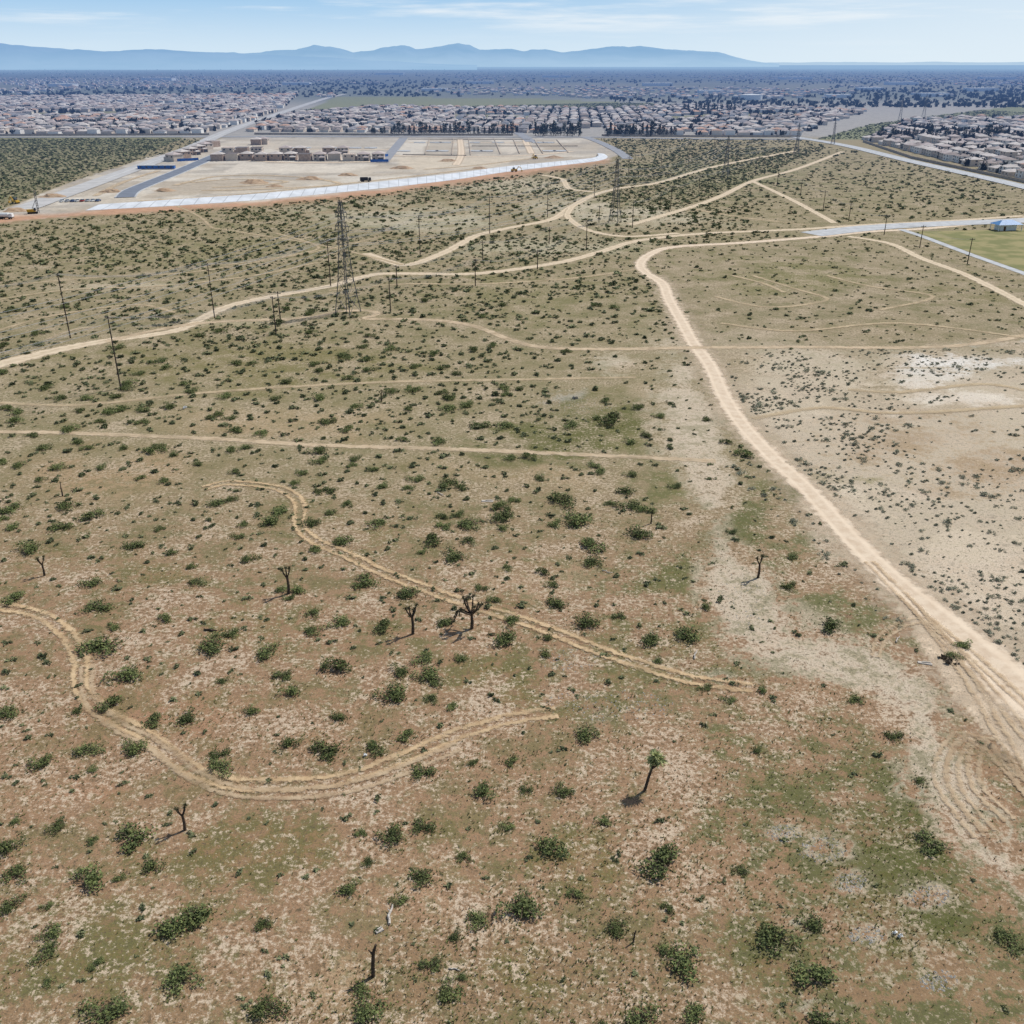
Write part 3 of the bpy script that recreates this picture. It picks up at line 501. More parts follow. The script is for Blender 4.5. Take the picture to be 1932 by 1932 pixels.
for cell, small in ((4.5, False), (3.0, True)):
    x, y, u, v, d = scatter(cell, -900, 1700, -500, 1900)
    left = u < xroad(v)-12; cl = fbm(x*.03+5, y*.03, 3)
    p = np.where(left, .92, .0)
    p = np.where(left & (v > 900), .7, p); p = np.where(left & (v > 1350), .6, p)
    p = np.where(left & (u > xroad(v)-330) & (v > 640), p*.42, p); p = np.where(left & (u > 950) & (v > 560) & (v < 690), .55, p)
    p = np.where(left & (v > 1330) & (u > 1300), .2, p)
    p = p*np.clip((cl-.2)*2.8, .66, 1.15)
    p = np.where((~left) & (v < 660) & (v > 445), .28, p); p = np.where((v <= 445) & (v > 262), .6, p)
    dark = inpoly(u, v, [(1130, 385), (1180, 330), (1290, 280), (1560, 278), (1400, 345), (1280, 395), (1190, 400)]); p = np.where(dark, .95, p)
    p = np.where((v <= 445) & (v > 270) & (u > 1420) & (~dark), .28, p)
    p = np.where(inpoly(u, v, [(560, 400), (900, 375), (1180, 375), (1260, 420), (1080, 445), (880, 440), (640, 440)]), p*.55, p)
    p = np.where(inpoly(u, v, LEFTSCRUB), .85, p); p = np.where((v <= 262), 0, p); p = np.where(inpoly(u, v, OLIVE) | inpoly(u, v, CORR), .6, p)
    p = np.where(inpoly(u, v, SITE) | inpoly(u, v, LAWN) | inpoly(u, v, SAND) | inpoly(u, v, [(1500, 262), (1932, 355), (2400, 470), (2400, 200), (1600, 240)]) & ~inpoly(u, v, CORR), 0, p)
    cm = (np.abs(v-np.interp(u, [-200, 0, 165, 500, 700, 950, 1140], [430, 412, 396, 374, 355, 322, 300])) < 13) & (u < 1160); p = np.where(cm, 0, p)
    if small: p = np.where((v < 300) | (y > 800), 0, p*.5)
    keep = rng.random(len(x)) < p; x, y, u, v, d = x[keep], y[keep], u[keep], v[keep], d[keep]
    keep = offroad(x, y, .7); x, y, u, v, d = x[keep], y[keep], u[keep], v[keep], d[keep]
    md = np.full(len(x), 1e9)
    for a, b in zip(hx, hy): md = np.minimum(md, np.hypot(x-a, y-b))
    keep = md > (1.8 if small else 3.6); x, y, u, v, d = x[keep], y[keep], u[keep], v[keep], d[keep]
    if small: r = np.clip(rng.lognormal(-.8, .3, len(x)), .22, .8); r = np.where(v > 1000, r*.8, r)
    else:
        r = rng.lognormal(.06, .38, len(x)); r = np.clip(r, .4, 2.2); r = np.where(v > 1000, r*.68, r); r = np.where(v > 1350, np.clip(r*.66, .25, .75), r); r = np.where((u > xroad(v)) & (v < 660), r*.7, r); r = np.where(v < 450, r*1.05, r)
    for i in range(len(x)): shr.append([x[i], y[i], r[i], 2*r[i]*F/d[i], False])
inview = [s for s in shr if -20 < Pn(s[0], s[1])[0] < 1952]
inview.sort(key=lambda s: (-s[4], -s[3])); indiv = inview[:340]; iset = set(map(id, indiv)); rest = [s for s in shr if id(s) not in iset]
MARK = {'shaggy joshua tree': (1222, 1490), 'bare trunk stub': (706, 1840), 'big central joshua tree': (888, 1185), 'forked joshua tree': (779, 1195), 'lower left joshua tree': (349, 1565), 'white bag': (1697, 1767), 'looping tracks, left bend': (155, 1270), 'looping tracks, lowest point': (480, 1490), 'slim joshua tree': (545, 1120), 'right hand joshua tree': (1430, 1090), 'lower left corner': (0, 1932), 'roadside plank': (1745, 1250)}
cnt = {}
def near_label(px, py, w):
    best = min(MARK, key=lambda m: math.hypot(MARK[m][0]-px, (MARK[m][1]-py)*1.2)); mx, my = MARK[best]
    if abs(px-mx) > abs(py-my): dr = 'left' if px < mx else 'right'
    else: dr = 'beyond' if py < my else 'in front'
    cnt[(best, dr)] = cnt.get((best, dr), 0)+1; return best, dr, cnt[(best, dr)]
hs = [s for s in indiv if s[4]]; info = []
for s in hs:
    a, b, _ = Pn(s[0], s[1]); best = min(MARK, key=lambda m: math.hypot(MARK[m][0]-a, (MARK[m][1]-b)*1.2)); info.append((math.hypot(MARK[best][0]-a, MARK[best][1]-b), id(s), a, b, s))
info.sort(key=lambda t: t[0]); HL = {}
for _, i_, a, b, s in info:
    best, dr, n_ = near_label(a, b, s[3]); size = 'large' if s[2] > 1.9 else ('medium' if s[2] > 1.2 else 'small')
    rel = {'left': 'left of', 'right': 'right of', 'beyond': 'beyond', 'in front': 'in front of'}[dr]
    HL[i_] = '%s green bush %s the %s, %s' % (size, rel, best, 'closest there' if n_ == 1 else ordw(n_)+' closest there')
for i, s in enumerate(indiv):
    kx = i % 7; rz = R.uniform(0, 6.28); sc = (s[2]*R.uniform(.9, 1.15), s[2]*R.uniform(.85, 1.1), s[2]*R.uniform(.5, .7))
    if s[4]:
        o = empty('creosote_bush', (s[0], s[1], 0), rz); o.scale = sc; link('foliage', FOL[kx], o); link('stem', STEM[kx], o)
        tag(o, HL[id(s)], 'bush', 'larger creosote bushes of the near field')
    else:
        o = link('creosote_bush', FOL[kx]); o.location = (s[0], s[1], 0); o.rotation_euler = (0, 0, rz); o.scale = sc
        pv = Pn(s[0], s[1])[1]; zn = 'front part of the near field' if pv > 1330 else ('field between the two wheel tracks' if pv > 950 else 'back of the near field below the pole line')
        tag(o, 'small green creosote bush scattered in the '+zn, 'bush', 'small bushes in the '+zn)
# the rest of the bushes as one mass
tp = [cloud(90, 1.0, .95, .4, np.random.default_rng(300+i), 6).reshape(-1, 3, 3) for i in range(6)]
tf = [cloud(16, 1.0, .95, .9, np.random.default_rng(400+i), 5).reshape(-1, 3, 3) for i in range(6)]
tm = [cloud(36, 1.0, .95, .6, np.random.default_rng(500+i), 6).reshape(-1, 3, 3) for i in range(6)]
acc = []
for i, s in enumerate(rest):
    T = ((tp if s[2] > .7 else tm) if s[1] < 300 else (tm if s[1] < 560 and s[2] > .7 else tf))[i % 6]; a = R.uniform(0, 6.28); ca_, sa_ = math.cos(a), math.sin(a)
    Q = T*np.array([s[2], s[2]*R.uniform(.8, 1.1), s[2]*R.uniform(.5, .7)]); acc.append(np.stack([Q[..., 0]*ca_-Q[..., 1]*sa_+s[0], Q[..., 0]*sa_+Q[..., 1]*ca_+s[1], Q[..., 2]], -1))
tag(link('scrub', soup('scrub', np.concatenate(acc), [M['leaf_far']])), 'dark green desert scrub dotting the far fields', 'scrub', None, 'stuff')
print('shrubs', len(shr), 'rest', len(rest))
# grey sage to the right of the road
x, y, u, v, d = scatter(1.6, -60, 420, -200, 420)
rs = u-xroad(v); cl = fbm(x*.06, y*.06, 3)
p = np.where((rs > 22) & (v > 680) & (v < 1340), .9*np.exp(-np.maximum(rs-60, 0)/300.), 0); p = np.where((rs > 26) & (v > 660) & (v < 1300), np.maximum(p, .4), p)
p = p*np.clip((cl-.33)*3.6, .1, 1.25); p = np.where((rs < -26) & (rs > -110) & (v > 850) & (v < 1200), .16, p)
keep = (rng.random(len(x)) < p) & (u < 2000) & ~inpoly(u, v, SAND); x, y, d = x[keep], y[keep], d[keep]; keep = offroad(x, y, 1.0); x, y, d = x[keep], y[keep], d[keep]
r = np.clip(rng.lognormal(-.85, .45, len(x)), .18, 1.2); order = np.argsort(-r/d); acc = []
for n_, i in enumerate(order):
    if n_ < 240 and Pn(x[i], y[i])[0] < 1930:
        o = link('sage_bush', SAGE[n_ % 7]); o.location = (x[i], y[i], 0); o.rotation_euler = (0, 0, R.uniform(0, 6.28)); o.scale = (r[i], r[i], r[i]*.7)
        pv = Pn(x[i], y[i])[1]; zn = 'nearer pale ground' if pv > 1050 else 'farther pale ground'
        tag(o, 'small grey green sage bush on the %s right of the dirt road' % zn, 'bush', 'sage bushes on the %s' % zn)
    else:
        T = tm[n_ % 6]*np.array([r[i], r[i], r[i]*.7]); acc.append(T+np.array([x[i], y[i], 0]))
tag(link('sage_scrub', soup('sage_scrub', np.concatenate(acc), [M['sage']])), 'tiny grey sage plants dotted over pale ground right of the road', 'scrub', None, 'stuff')
# low weeds and clods in the near field
def tufts(x, y, h, n=5):
    m = len(x); P = np.stack([x, y, np.zeros(m)], 1)[:, None, :]; a = rng.uniform(0, 6.28, (m, n)); sp_ = rng.uniform(.3, 1.0, (m, n))*h[:, None]
    dx, dy = np.cos(a), np.sin(a); tip = P+np.stack([dx*sp_, dy*sp_, h[:, None]*rng.uniform(.5, 1.1, (m, n))], -1)
    w = h[:, None]*.22; b0 = P+np.stack([-dy*w, dx*w, 0*a], -1); b1 = P+np.stack([dy*w, -dx*w, 0*a], -1)
    return np.stack([b0, b1, tip], 2).reshape(-1, 3)
m = 30000; u = rng.uniform(-60, 2000, m); v = 700+1300*rng.random(m)**.75; x, y = Gn(u, v)
dn = fbm(x*.05+3, y*.05, 4); keep = (u < xroad(v)-20) & ~inpoly(u, v, SAND) & (rng.random(m) < np.clip((dn-.36)*3.5, .06, 1)); x, y, u, v = x[keep], y[keep], u[keep], v[keep]
sx, sy = [], []
for s in indiv:
    k_ = int(18+20*s[2]) if s[4] else 10
    for j in range(k_):
        a = R.uniform(0, 6.28); q_ = s[2]*(.7+abs(R.gauss(0, .6))); sx.append(s[0]+math.cos(a)*q_); sy.append(s[1]+math.sin(a)*q_)
x = np.concatenate([x, sx]); y = np.concatenate([y, sy]); keep = offroad(x, y, .05); x, y = x[keep], y[keep]
for wl in (LOOP, [(545, 930), (566, 990), (660, 1050), (800, 1110), (950, 1160), (1150, 1235), (1300, 1282)]):
    keep = segdist(x, y, [tuple(G(*q_))[:2] for q_ in smooth_px(wl, 3)]) > 1.5; x, y = x[keep], y[keep]
h = rng.uniform(.08, .3, len(x)); TV = tufts(x, y, h); mi = np.repeat((rng.random(len(x)) < .25).astype(int), 5)
tag(link('weeds', soup('weeds', TV, [M['weed'], M['straw']], mi)), 'low green and straw coloured weeds over the near field', 'weeds', None, 'stuff')
m = 9000; u = rng.uniform(-60, 2000, m); v = 950+1050*rng.random(m); x, y = Gn(u, v); keep = (fbm(x*.05+40, y*.05, 3) > .42) & (u < xroad(v)); x, y = x[keep], y[keep]
ang = rng.uniform(0, 6.28, len(x)); sz = rng.uniform(.04, .1, len(x)); tri = []
for kq in range(4):
    a0 = ang+kq*1.571; a1 = a0+1.571
    tri.append(np.stack([np.stack([x+np.cos(a0)*sz, y+np.sin(a0)*sz, 0*x], -1), np.stack([x+np.cos(a1)*sz, y+np.sin(a1)*sz, 0*x], -1), np.stack([x, y, sz*.8], -1)], 1))
tag(link('clods', soup('clods', np.concatenate(tri).reshape(-1, 3), [M['clod']])), 'pale clods and pebbles on the brown soil', 'clods', None, 'stuff')

# ------------------------------------------------------------------ joshua trees
def spikes(mb, c, d, r, n, g, mi=0, flat=0.0):
    c = Vector(c); d = Vector(d).normalized()
    for i in range(n):
        v_ = Vector(g.normal(size=3)); v_.normalize(); v_ = (v_+d*.55).normalized(); v_.z -= flat*g.random()
        L = r*g.uniform(.6, 1.15); s_ = v_.cross(Vector(g.normal(size=3))).normalized()*r*.09; b = c-d*r*.5*g.random()
        mb.face([b-s_, b+s_, b+v_*L], mi)
def joshua(px, py, top, kind, label, seed):
    H = height(px, py, top); g = np.random.default_rng(seed); o = empty('joshua_tree', G(px, py)); tag(o, label, 'joshua tree')
    t = MB(); cr = MB(); rr = .04*H+.02
    if kind == 'palm':
        rr *= .75; t.tube([(0, 0, -.05), (.06*H, .02*H, .3*H), (.12*H, .04*H, .55*H), (.16*H, .05*H, .76*H)], [rr, rr*.85, rr*.75, rr*.6], 7)
        t.tube([(.1*H, .03*H, .5*H), (.2*H, 0, .62*H), (.25*H, -.02*H, .7*H)], [rr*.6, rr*.5, rr*.4], 6)
        for dx, dz, q in ((.16, .84, 1), (.27, .74, .85), (.09, .74, .8), (.18, .68, .7)): spikes(cr, (dx*H, .04*H, dz*H), (0, 0, 1), .2*H*q, 120, g, 0, .25)
        cr.build('crown', M['frond'], o)
    elif kind == 'stub':
        t.tube([(0, 0, -.05), (.02*H, 0, .4*H), (.05*H, .02*H, .75*H), (.12*H, .03*H, H)], [rr*1.1, rr, rr*.9, rr*.6], 7); t.tube([(.04*H, 0, .7*H), (-.05*H, 0, .86*H)], [rr*.6, rr*.3], 6)
    else:
        br = {'slim': [(-.13, 0, .86), (.1, .05, .92), (.02, -.1, 1.0)], 'fork': [(-.18, 0, .9), (.14, .05, 1.0), (.05, .15, .8), (-.06, -.12, .98)], 'one': [(.04, 0, 1.0)],
              'big': [(-.42, .1, .5), (-.3, -.2, .74), (-.22, .1, .98), (.05, .1, 1.0), (.2, -.1, .86), (.3, .2, .7), (-.5, -.1, .3), (.1, -.3, .9), (-.15, .3, .8)]}[kind]
        hb = .62 if kind != 'big' else .5
        t.tube([(0, 0, -.05), (.02*H, 0, hb*.5*H), (0, .01*H, hb*H)], [rr*1.15, rr, rr*.85], 7)
        for bx, by, bz in br:
            mid = (bx*.7*H, by*.7*H, (max(hb+.12, bz*.9) if bz < .6 else hb+(bz-hb)*.45)*H); end = (bx*H, by*H, bz*H)
            t.tube([(0, .01*H, (hb-.06)*H), mid, end], [rr*.7, rr*.55, rr*.4], 6)
            dr = Vector(end)-Vector(mid); spikes(cr, end, dr, (.13 if kind != 'big' else .1)*H, 46 if kind != 'big' else 34, g)
            if kind == 'big':
                for e in range(2): f = (end[0]+g.normal()*.1*H, end[1]+g.normal()*.1*H, end[2]-g.uniform(.02, .16)*H); t.tube([mid, end, f], [rr*.4, rr*.35, rr*.25], 5); spikes(cr, f, (0, 0, -1), .09*H, 24, g)
        cr.build('crown', M['spike'], o)
    t.build('trunk', M['bark'], o)
joshua(545, 1120, 1068, 'slim', 'slim dark joshua tree left of centre beside the curving wheel tracks', 1)
joshua(84, 1086, 1050, 'fork', 'small dark joshua tree near the left edge', 2)
joshua(118, 936, 910, 'one', 'tiny single stemmed joshua tree far up the left edge', 3)
joshua(779, 1196, 1142, 'fork', 'forked joshua tree just left of the big branching one', 4)
joshua(890, 1186, 1128, 'big', 'big dark joshua tree with many drooping branches at the centre', 5)
joshua(1430, 1090, 1046, 'slim', 'lone joshua tree between green ground and the dirt road', 6)
joshua(1216, 1492, 1414, 'palm', 'leaning joshua tree with a shaggy pale green crown', 7)
joshua(349, 1566, 1520, 'fork', 'small joshua tree at lower left with a short split top', 8)
joshua(704, 1842, 1784, 'stub', 'bare leaning joshua trunk stub at the bottom of the field', 9)
joshua(1228, 988, 962, 'one', 'short single stemmed joshua tree below the straight track', 10)
joshua(720, 758, 736, 'slim', 'small joshua tree beyond the straight cross track', 11)
joshua(1195, 1778, 1756, 'stub', 'short dark stump in the lower middle of the field', 12)

# ------------------------------------------------------------------ debris
def debris(name, px, py, L, w, h, rz, mat, label, cat, kind='plank'):
    mb = MB(); 
    if kind == 'plank':
        mb.box((0, 0, h/2+.02), (L, w, h)); mb.box((L*.1, w*.3, h*1.5+.03), (L*.6, w*.3, h*.8), rz=.12)
    elif kind == 'log':
        g = np.random.default_rng(int(px)); P = [(-L/2+L*i/5, g.normal()*.05*L, h/2+.02+abs(g.normal())*.05) for i in range(6)]; mb.tube(P, [h*.5, h*.48, h*.5, h*.42, h*.4, h*.25], 7); mb.tube([P[3], (P[3][0]+L*.12, P[3][1]+L*.15, h)], [h*.3, h*.12], 5)
    else:
        g = np.random.default_rng(int(px)); V_ = cloud(40, L, h, L*.6, g, 4); mb.tri_cloud([tuple(q_) for q_ in V_])
    o = mb.build(name, mat); o.location = G(px, py); o.rotation_euler = (0, 0, rz); tag(o, label, cat)
debris('log', 737, 1727, 2.5, .3, .3, 1.45, M['palewood'], 'pale weathered log standing out on brown soil above the bare stub', 'log', 'log')
debris('board_pile', 716, 1757, .8, .4, .16, .6, M['palewood'], 'pale broken wood pieces just below the weathered log', 'wood')
debris('trash_bag', 1697, 1768, .4, .4, .5, 0, M['white'], 'white bag lying on green ground at lower right', 'bag', 'bag')
debris('plank', 1745, 1252, 2.0, .5, .12, -.3, M['palewood'], 'pale plank lying beside the dirt road at right', 'plank')
debris('log', 1312, 1236, 2.4, .2, .22, 1.2, M['palewood'], 'pale fallen branch on open ground right of centre', 'branch', 'log')
debris('board', 920, 946, 2.4, .7, .12, -.1, M['palewood'], 'pale flat board lying in the upper middle of the bush field', 'board')
debris('branch', 831, 933, 2.2, .2, .2, -1.0, M['palewood'], 'thin pale branch left of the flat board', 'branch', 'log')
debris('log', 398, 1190, 2.2, .3, .3, -.2, M['bark'], 'dark fallen trunk lying in the left field', 'log', 'log')
debris('trash', 690, 1426, .3, .3, .4, 0, M['white'], 'small white scrap inside the looping tracks', 'scrap', 'bag')
debris('branch', 858, 1830, 1.2, .15, .14, -.2, M['palewood'], 'short pale stick near the bottom edge', 'stick', 'log')
debris('trash', 348, 771, .6, .3, .6, 0, M['white'], 'white scrap in the upper left bush field', 'scrap', 'bag')
debris('trash', 1085, 752, .9, .3, .5, 0, M['stone'], 'grey rubble heap on the stony patch beyond the straight track', 'rubble', 'bag')
debris('branch', 1145, 1080, 2.0, .15, .16, -.6, M['palewood'], 'pale stick among bushes above the centre', 'stick', 'log')
debris('branch', 1693, 1207, 2.0, .2, .2, .9, M['palewood'], 'pale stick at the edge of the dirt road', 'stick', 'log')
debris('brush_pile', 1785, 1246, 1.2, .8, .25, 0, M['twig'], 'dry brown brush pile on the pale dirt beside the road', 'brush', 'bag')
cen = [(1480, 1572, 26, 13), (1550, 1603, 38, 19), (1605, 1665, 25, 14), (1755, 1690, 32, 16), (1635, 1765, 30, 14), (1150, 1330, 100, 24), (1150, 1330, 100, 24), (1090, 765, 60, 16), (1090, 765, 60, 16), (1770, 1850, 30, 16), (1080, 1245, 50, 18), (1400, 1130, 40, 40)]
tri = []
for cx, cy, rx, ry in cen:
    kq = 110; a = rng.uniform(0, 6.28, kq); q_ = np.sqrt(rng.random(kq))*1.25; x, y = Gn(cx+np.cos(a)*q_*rx, cy+np.sin(a)*q_*ry); s_ = rng.uniform(.05, .16, kq)
    for j in range(4):
        a0 = a+j*1.571; a1 = a0+1.571; tri.append(np.stack([np.stack([x+np.cos(a0)*s_, y+np.sin(a0)*s_, 0*x], -1), np.stack([x+np.cos(a1)*s_, y+np.sin(a1)*s_, 0*x], -1), np.stack([x, y, s_*.7], -1)], 1))
tag(link('stones', soup('stones', np.concatenate(tri).reshape(-1, 3), [M['stone']])), 'pale stones in ring shaped patches on the field', 'stones', None, 'stuff')

# ------------------------------------------------------------------ towers, poles, wires
TW = [(657, 590, 378), (1160, 420, 300), (1368, 336, 256), (1502, 291, 232), (1571, 272, 228), (1697, 230, 186), (1742, 222, 178)]
TL = ['nearest and tallest steel lattice pylon, standing left of centre', 'second steel lattice pylon, right of the channel end', 'third steel lattice pylon, among dark scrub', 'fourth steel lattice pylon, by the far road', 'fifth steel lattice pylon, right behind the fourth', 'distant steel lattice pylon above the right houses, left of a pair', 'distant steel lattice pylon above the right houses, right of a pair']
tpos = [G(a, b) for a, b, c in TW]
def wprof(t): return np.interp(t, [0, .3, .62, .8, 1.0], [.084, .05, .028, .023, .01])
tower_arm = (.66, .78, .9)
def make_tower(pos, H, rz, label, rk=1.0):
    o = empty('transmission_tower', pos, rz); tag(o, label, 'pylon', 'steel lattice pylons')
    lv = [0, .16, .3, .42, .53, .62, .7, .78, .86, .93, 1.0]; cs = ((-1, -1), (1, -1), (1, 1), (-1, 1)); P = lambda t, c: Vector((c[0]*wprof(t)*H, c[1]*wprof(t)*H, t*H))
    for c in cs:
        mb = MB(); mb.tube([P(t, c) for t in lv], [.17*rk]*5+[.13*rk]*6, 4); mb.build('leg', M['steel'], o)
    mb = MB()
    for i in range(len(lv)-1):
        for k_ in range(4):
            a, b = cs[k_], cs[(k_+1) % 4]
            mb.tube([P(lv[i], a), P(lv[i+1], b)], .065*rk, 3); mb.tube([P(lv[i], b), P(lv[i+1], a)], .065*rk, 3)
            if i: mb.tube([P(lv[i], a), P(lv[i], b)], .065*rk, 3)
    mb.build('bracing', M['steel'], o)
    for t in tower_arm:
        mb = MB(); ar = .062*H if t != .78 else .074*H
        mb.tube([(-ar, 0, t*H), (ar, 0, t*H)], .08*rk, 4)
        for sd in (-1, 1):
            tip = (sd*ar, 0, t*H)
            for yy in (-1, 1):
                w = wprof(t)*H; mb.tube([(sd*w, yy*w, t*H), tip], .08*rk, 3); mb.tube([(sd*w, yy*w, (t+.035)*H), tip], .07*rk, 3)
        c_ = mb.build('crossarm', M['steel'], o)
        for sd in (-1, 1): mi_ = MB(); mi_.tube([(sd*ar, 0, t*H), (sd*ar, 0, t*H-.05*H)], .09*rk, 5); mi_.build('insulator', M['glass_ins'], c_)
for i, (p, t) in enumerate(zip(tpos, TW)):
    a = tpos[max(i-1, 0)]; b = tpos[min(i+1, len(tpos)-1)]; dv = b-a; rz = math.atan2(dv.y, dv.x)-math.pi/2
    make_tower(p, height(*t), rz, TL[i], 1.15 if i == 0 else (1.0 if i < 5 else .8))
def sag(a, b, s, n=12): return [a.lerp(b, i/n)-Vector((0, 0, s*4*(i/n)*(1-i/n))) for i in range(n)]
T0 = tpos[0]-(tpos[1]-tpos[0])
for li, t in enumerate(tower_arm):
    for sd in (-1, 1):
        pts = []; chain = [T0]+tpos[:5]; Hs = [height(*TW[0])]+[height(*q_) for q_ in TW[:5]]
        at = []
        for j, p in enumerate(chain):
            a = chain[max(j-1, 0)]; b = chain[min(j+1, len(chain)-1)]; dv = (b-a).normalized(); nrm = Vector((dv.y, -dv.x, 0)); ar = (.074 if t == .78 else .062)*Hs[j]
            at.append(Vector((p.x, p.y, 0))+nrm*sd*ar+Vector((0, 0, t*Hs[j]-.05*Hs[j])))
        for a, b in zip(at[:-1], at[1:]): pts += sag(a, b, 6, 14)
        pts.append(at[-1]); mb = MB(); mb.tube(pts, .055, 3, cap=False)
        tag(mb.build('power_line', M['wire']), '%s %s wire strung between the steel lattice pylons' % (['lowest', 'middle', 'top'][li], ['left', 'right'][sd > 0]), 'wire', 'pylon wires')
def make_pole(px, py, top, rz, label, group, tall):
    H = height(px, py, top); o = empty('utility_pole', G(px, py), rz); tag(o, label, 'utility pole', group)
    mb = MB(); mb.tube([(0, 0, -.1), (0, 0, H*.5), (0, 0, H)], [.22, .18, .14], 6); mb.build('pole', M['wood'], o)
    for zz in ((H-.7, H-2.6) if tall else (H-.6,)):
        mb = MB(); mb.box((0, .2, zz), (3.0 if tall else 2.4, .16, .2)); a = mb.build('crossarm', M['wood'], o)
        for xx in (-1.35, 0, 1.35): mi_ = MB(); mi_.tube([(xx*(1 if tall else .8), .2, zz+.1), (xx*(1 if tall else .8), .2, zz+.42)], .07, 5); mi_.build('insulator', M['glass_ins'], a)
    return o, H
LINES = [([(228, 733, 596), (521, 631, 559), (737, 588, 524), (897, 540, 488), (1014, 508, 471), (1106, 468, 415), (1193, 430, 380), (1265, 395, 350), (1318, 370, 330), (1425, 330, 298)], 'nearer pole line', False),
         ([(133, 638, 515), (405, 600, 496), (624, 540, 450), (793, 485, 407), (924, 440, 370), (1033, 410, 345), (1121, 375, 310), (1185, 340, 290), (1246, 335, 280), (1299, 310, 265), (1346, 296, 258)], 'tall pole line', True),
         ([(529, 603, 550), (749, 541, 500), (911, 495, 455), (1036, 460, 428), (1130, 420, 388)], 'short middle pole line', False),
         ([(1466, 350, 320), (1510, 370, 338), (1553, 395, 360), (1601, 418, 383), (1668, 443, 405), (1735, 468, 425), (1825, 498, 449)], 'pole line near the lawn', False)]
for pl, nm, tall in LINES:
    tops = []; W = [G(a, b) for a, b, c in pl]
    for i, (a, b, c) in enumerate(pl):
        dv = W[min(i+1, len(W)-1)]-W[max(i-1, 0)]; rz = math.atan2(dv.y, dv.x)-math.pi/2
        o, H = make_pole(a, b, c, rz, 'wooden utility pole, %s from the left in the %s' % (ordw(i+1), nm), 'poles of the '+nm, tall)
        tops.append((W[i], H, rz))
    e0 = W[0]-(W[1]-W[0])*.9
    for k_, off in enumerate((-1.35, 0, 1.35)):
        pts = []; at = [p+Vector((math.cos(rz)*off, math.sin(rz)*off, H-.3)) for p, H, rz in tops]
        if 'lawn' not in nm: at = [e0+Vector((math.cos(tops[0][2])*off, math.sin(tops[0][2])*off, tops[0][1]))]+at
        for a, b in zip(at[:-1], at[1:]): pts += sag(a, b, 2.2, 10)
        pts.append(at[-1]); mb = MB(); mb.tube(pts, .04 if tall else .025, 3, cap=False)
        tag(mb.build('power_line', M['wire']), '%s wire of the %s' % (['left', 'middle', 'right'][k_], nm), 'wire', 'wires of the '+nm)

# ------------------------------------------------------------------ houses
def house_parts(vr, wm, rm, detail):
    two = vr % 3 != 0; hw = 5.4 if two else 3.2; w, d_ = (12.0, 11.0) if two else (13.0, 12.5)
    o = empty('house', (0, 0, 0)); a = MB(); a.box((0, 1.5, hw/2), (w, d_, hw)); a.box((w/2-3.4, -d_/2-1.2, 1.6), (6.6, 5.4, 3.2))
    if two: a.box((-w/2+2.8, -d_/2+.6, 1.6), (4.6, 2.4, 3.2))
    a.build('wall', wm, o)
    b = MB(); b.hip(0, 1.5, hw+.01, w+.9, d_+.9, 2.0); b.hip(w/2-3.4, -d_/2-1.0, 3.21, 7.4, 6.4, 1.6)
    if two: b.hip(-w/2+2.8, -d_/2+.5, 3.21, 5.4, 3.0, 1.0)
    rf = b.build('roof', rm, o)
    if detail:
        g = MB(); g.box((w/2-3.4, -d_/2-3.93, 1.25), (5.0, .1, 2.3)); g.build('garage_door', M['garage'], o)
        g = MB(); g.box((-.6, -d_/2+1.47, 1.1), (1.1, .1, 2.1)); g.build('door', M['door'], o)
        spots = [(-w/2+2.8, -d_/2-.63, 1.7, 0), (-3.0, d_/2+1.53, 1.7, 0), (3.0, d_/2+1.53, 1.7, 0), (w/2+.03, 2, 1.7, 1), (-w/2-.03, 2, 1.7, 1)]
        if two: spots += [(-3.6, -d_/2+1.47, 4.3, 0), (3.4, -d_/2+1.47, 4.5, 0), (-3, d_/2+1.53, 4.3, 0), (3, d_/2+1.53, 4.3, 0), (w/2+.03, 2, 4.3, 1), (-w/2-.03, 2, 4.3, 1)]
        for X_, Y_, Z_, s_ in spots:
            g = MB(); g.box((X_, Y_, Z_), (.1, 1.8, 1.3) if s_ else (1.8, .1, 1.3)); g.build('window', M['glass'], o)
    return o
protos = {}
def place_house(vr, wi, ri, det, loc, rz, label, group):
    key = (vr % 3, wi, ri, det)
    if key not in protos: protos[key] = o = house_parts(vr, MW[wi], MR[ri], det)
    else: o = copy_tree(protos[key])
    o.location = loc; o.rotation_euler = (0, 0, rz); tag(o, label, 'house', group); return o
TRACTS = [('left', [(-400, 204), (0, 184), (560, 180), (520, 212), (398, 252), (-400, 254)], ((0, 254), (390, 253)), 'left tract'),
          ('middle', [(540, 218), (700, 203), (1130, 207), (1300, 201), (1640, 210), (1560, 234), (1500, 256), (1150, 255), (1130, 241), (1000, 252), (700, 251), (470, 249)], ((480, 252), (960, 254)), 'middle tract'),
          ('right', [(1636, 266), (1720, 228), (2300, 212), (2300, 425), (1932, 338), (1720, 294)], ((1640, 270), (1932, 344)), 'right tract')]
HS = []; TT = []
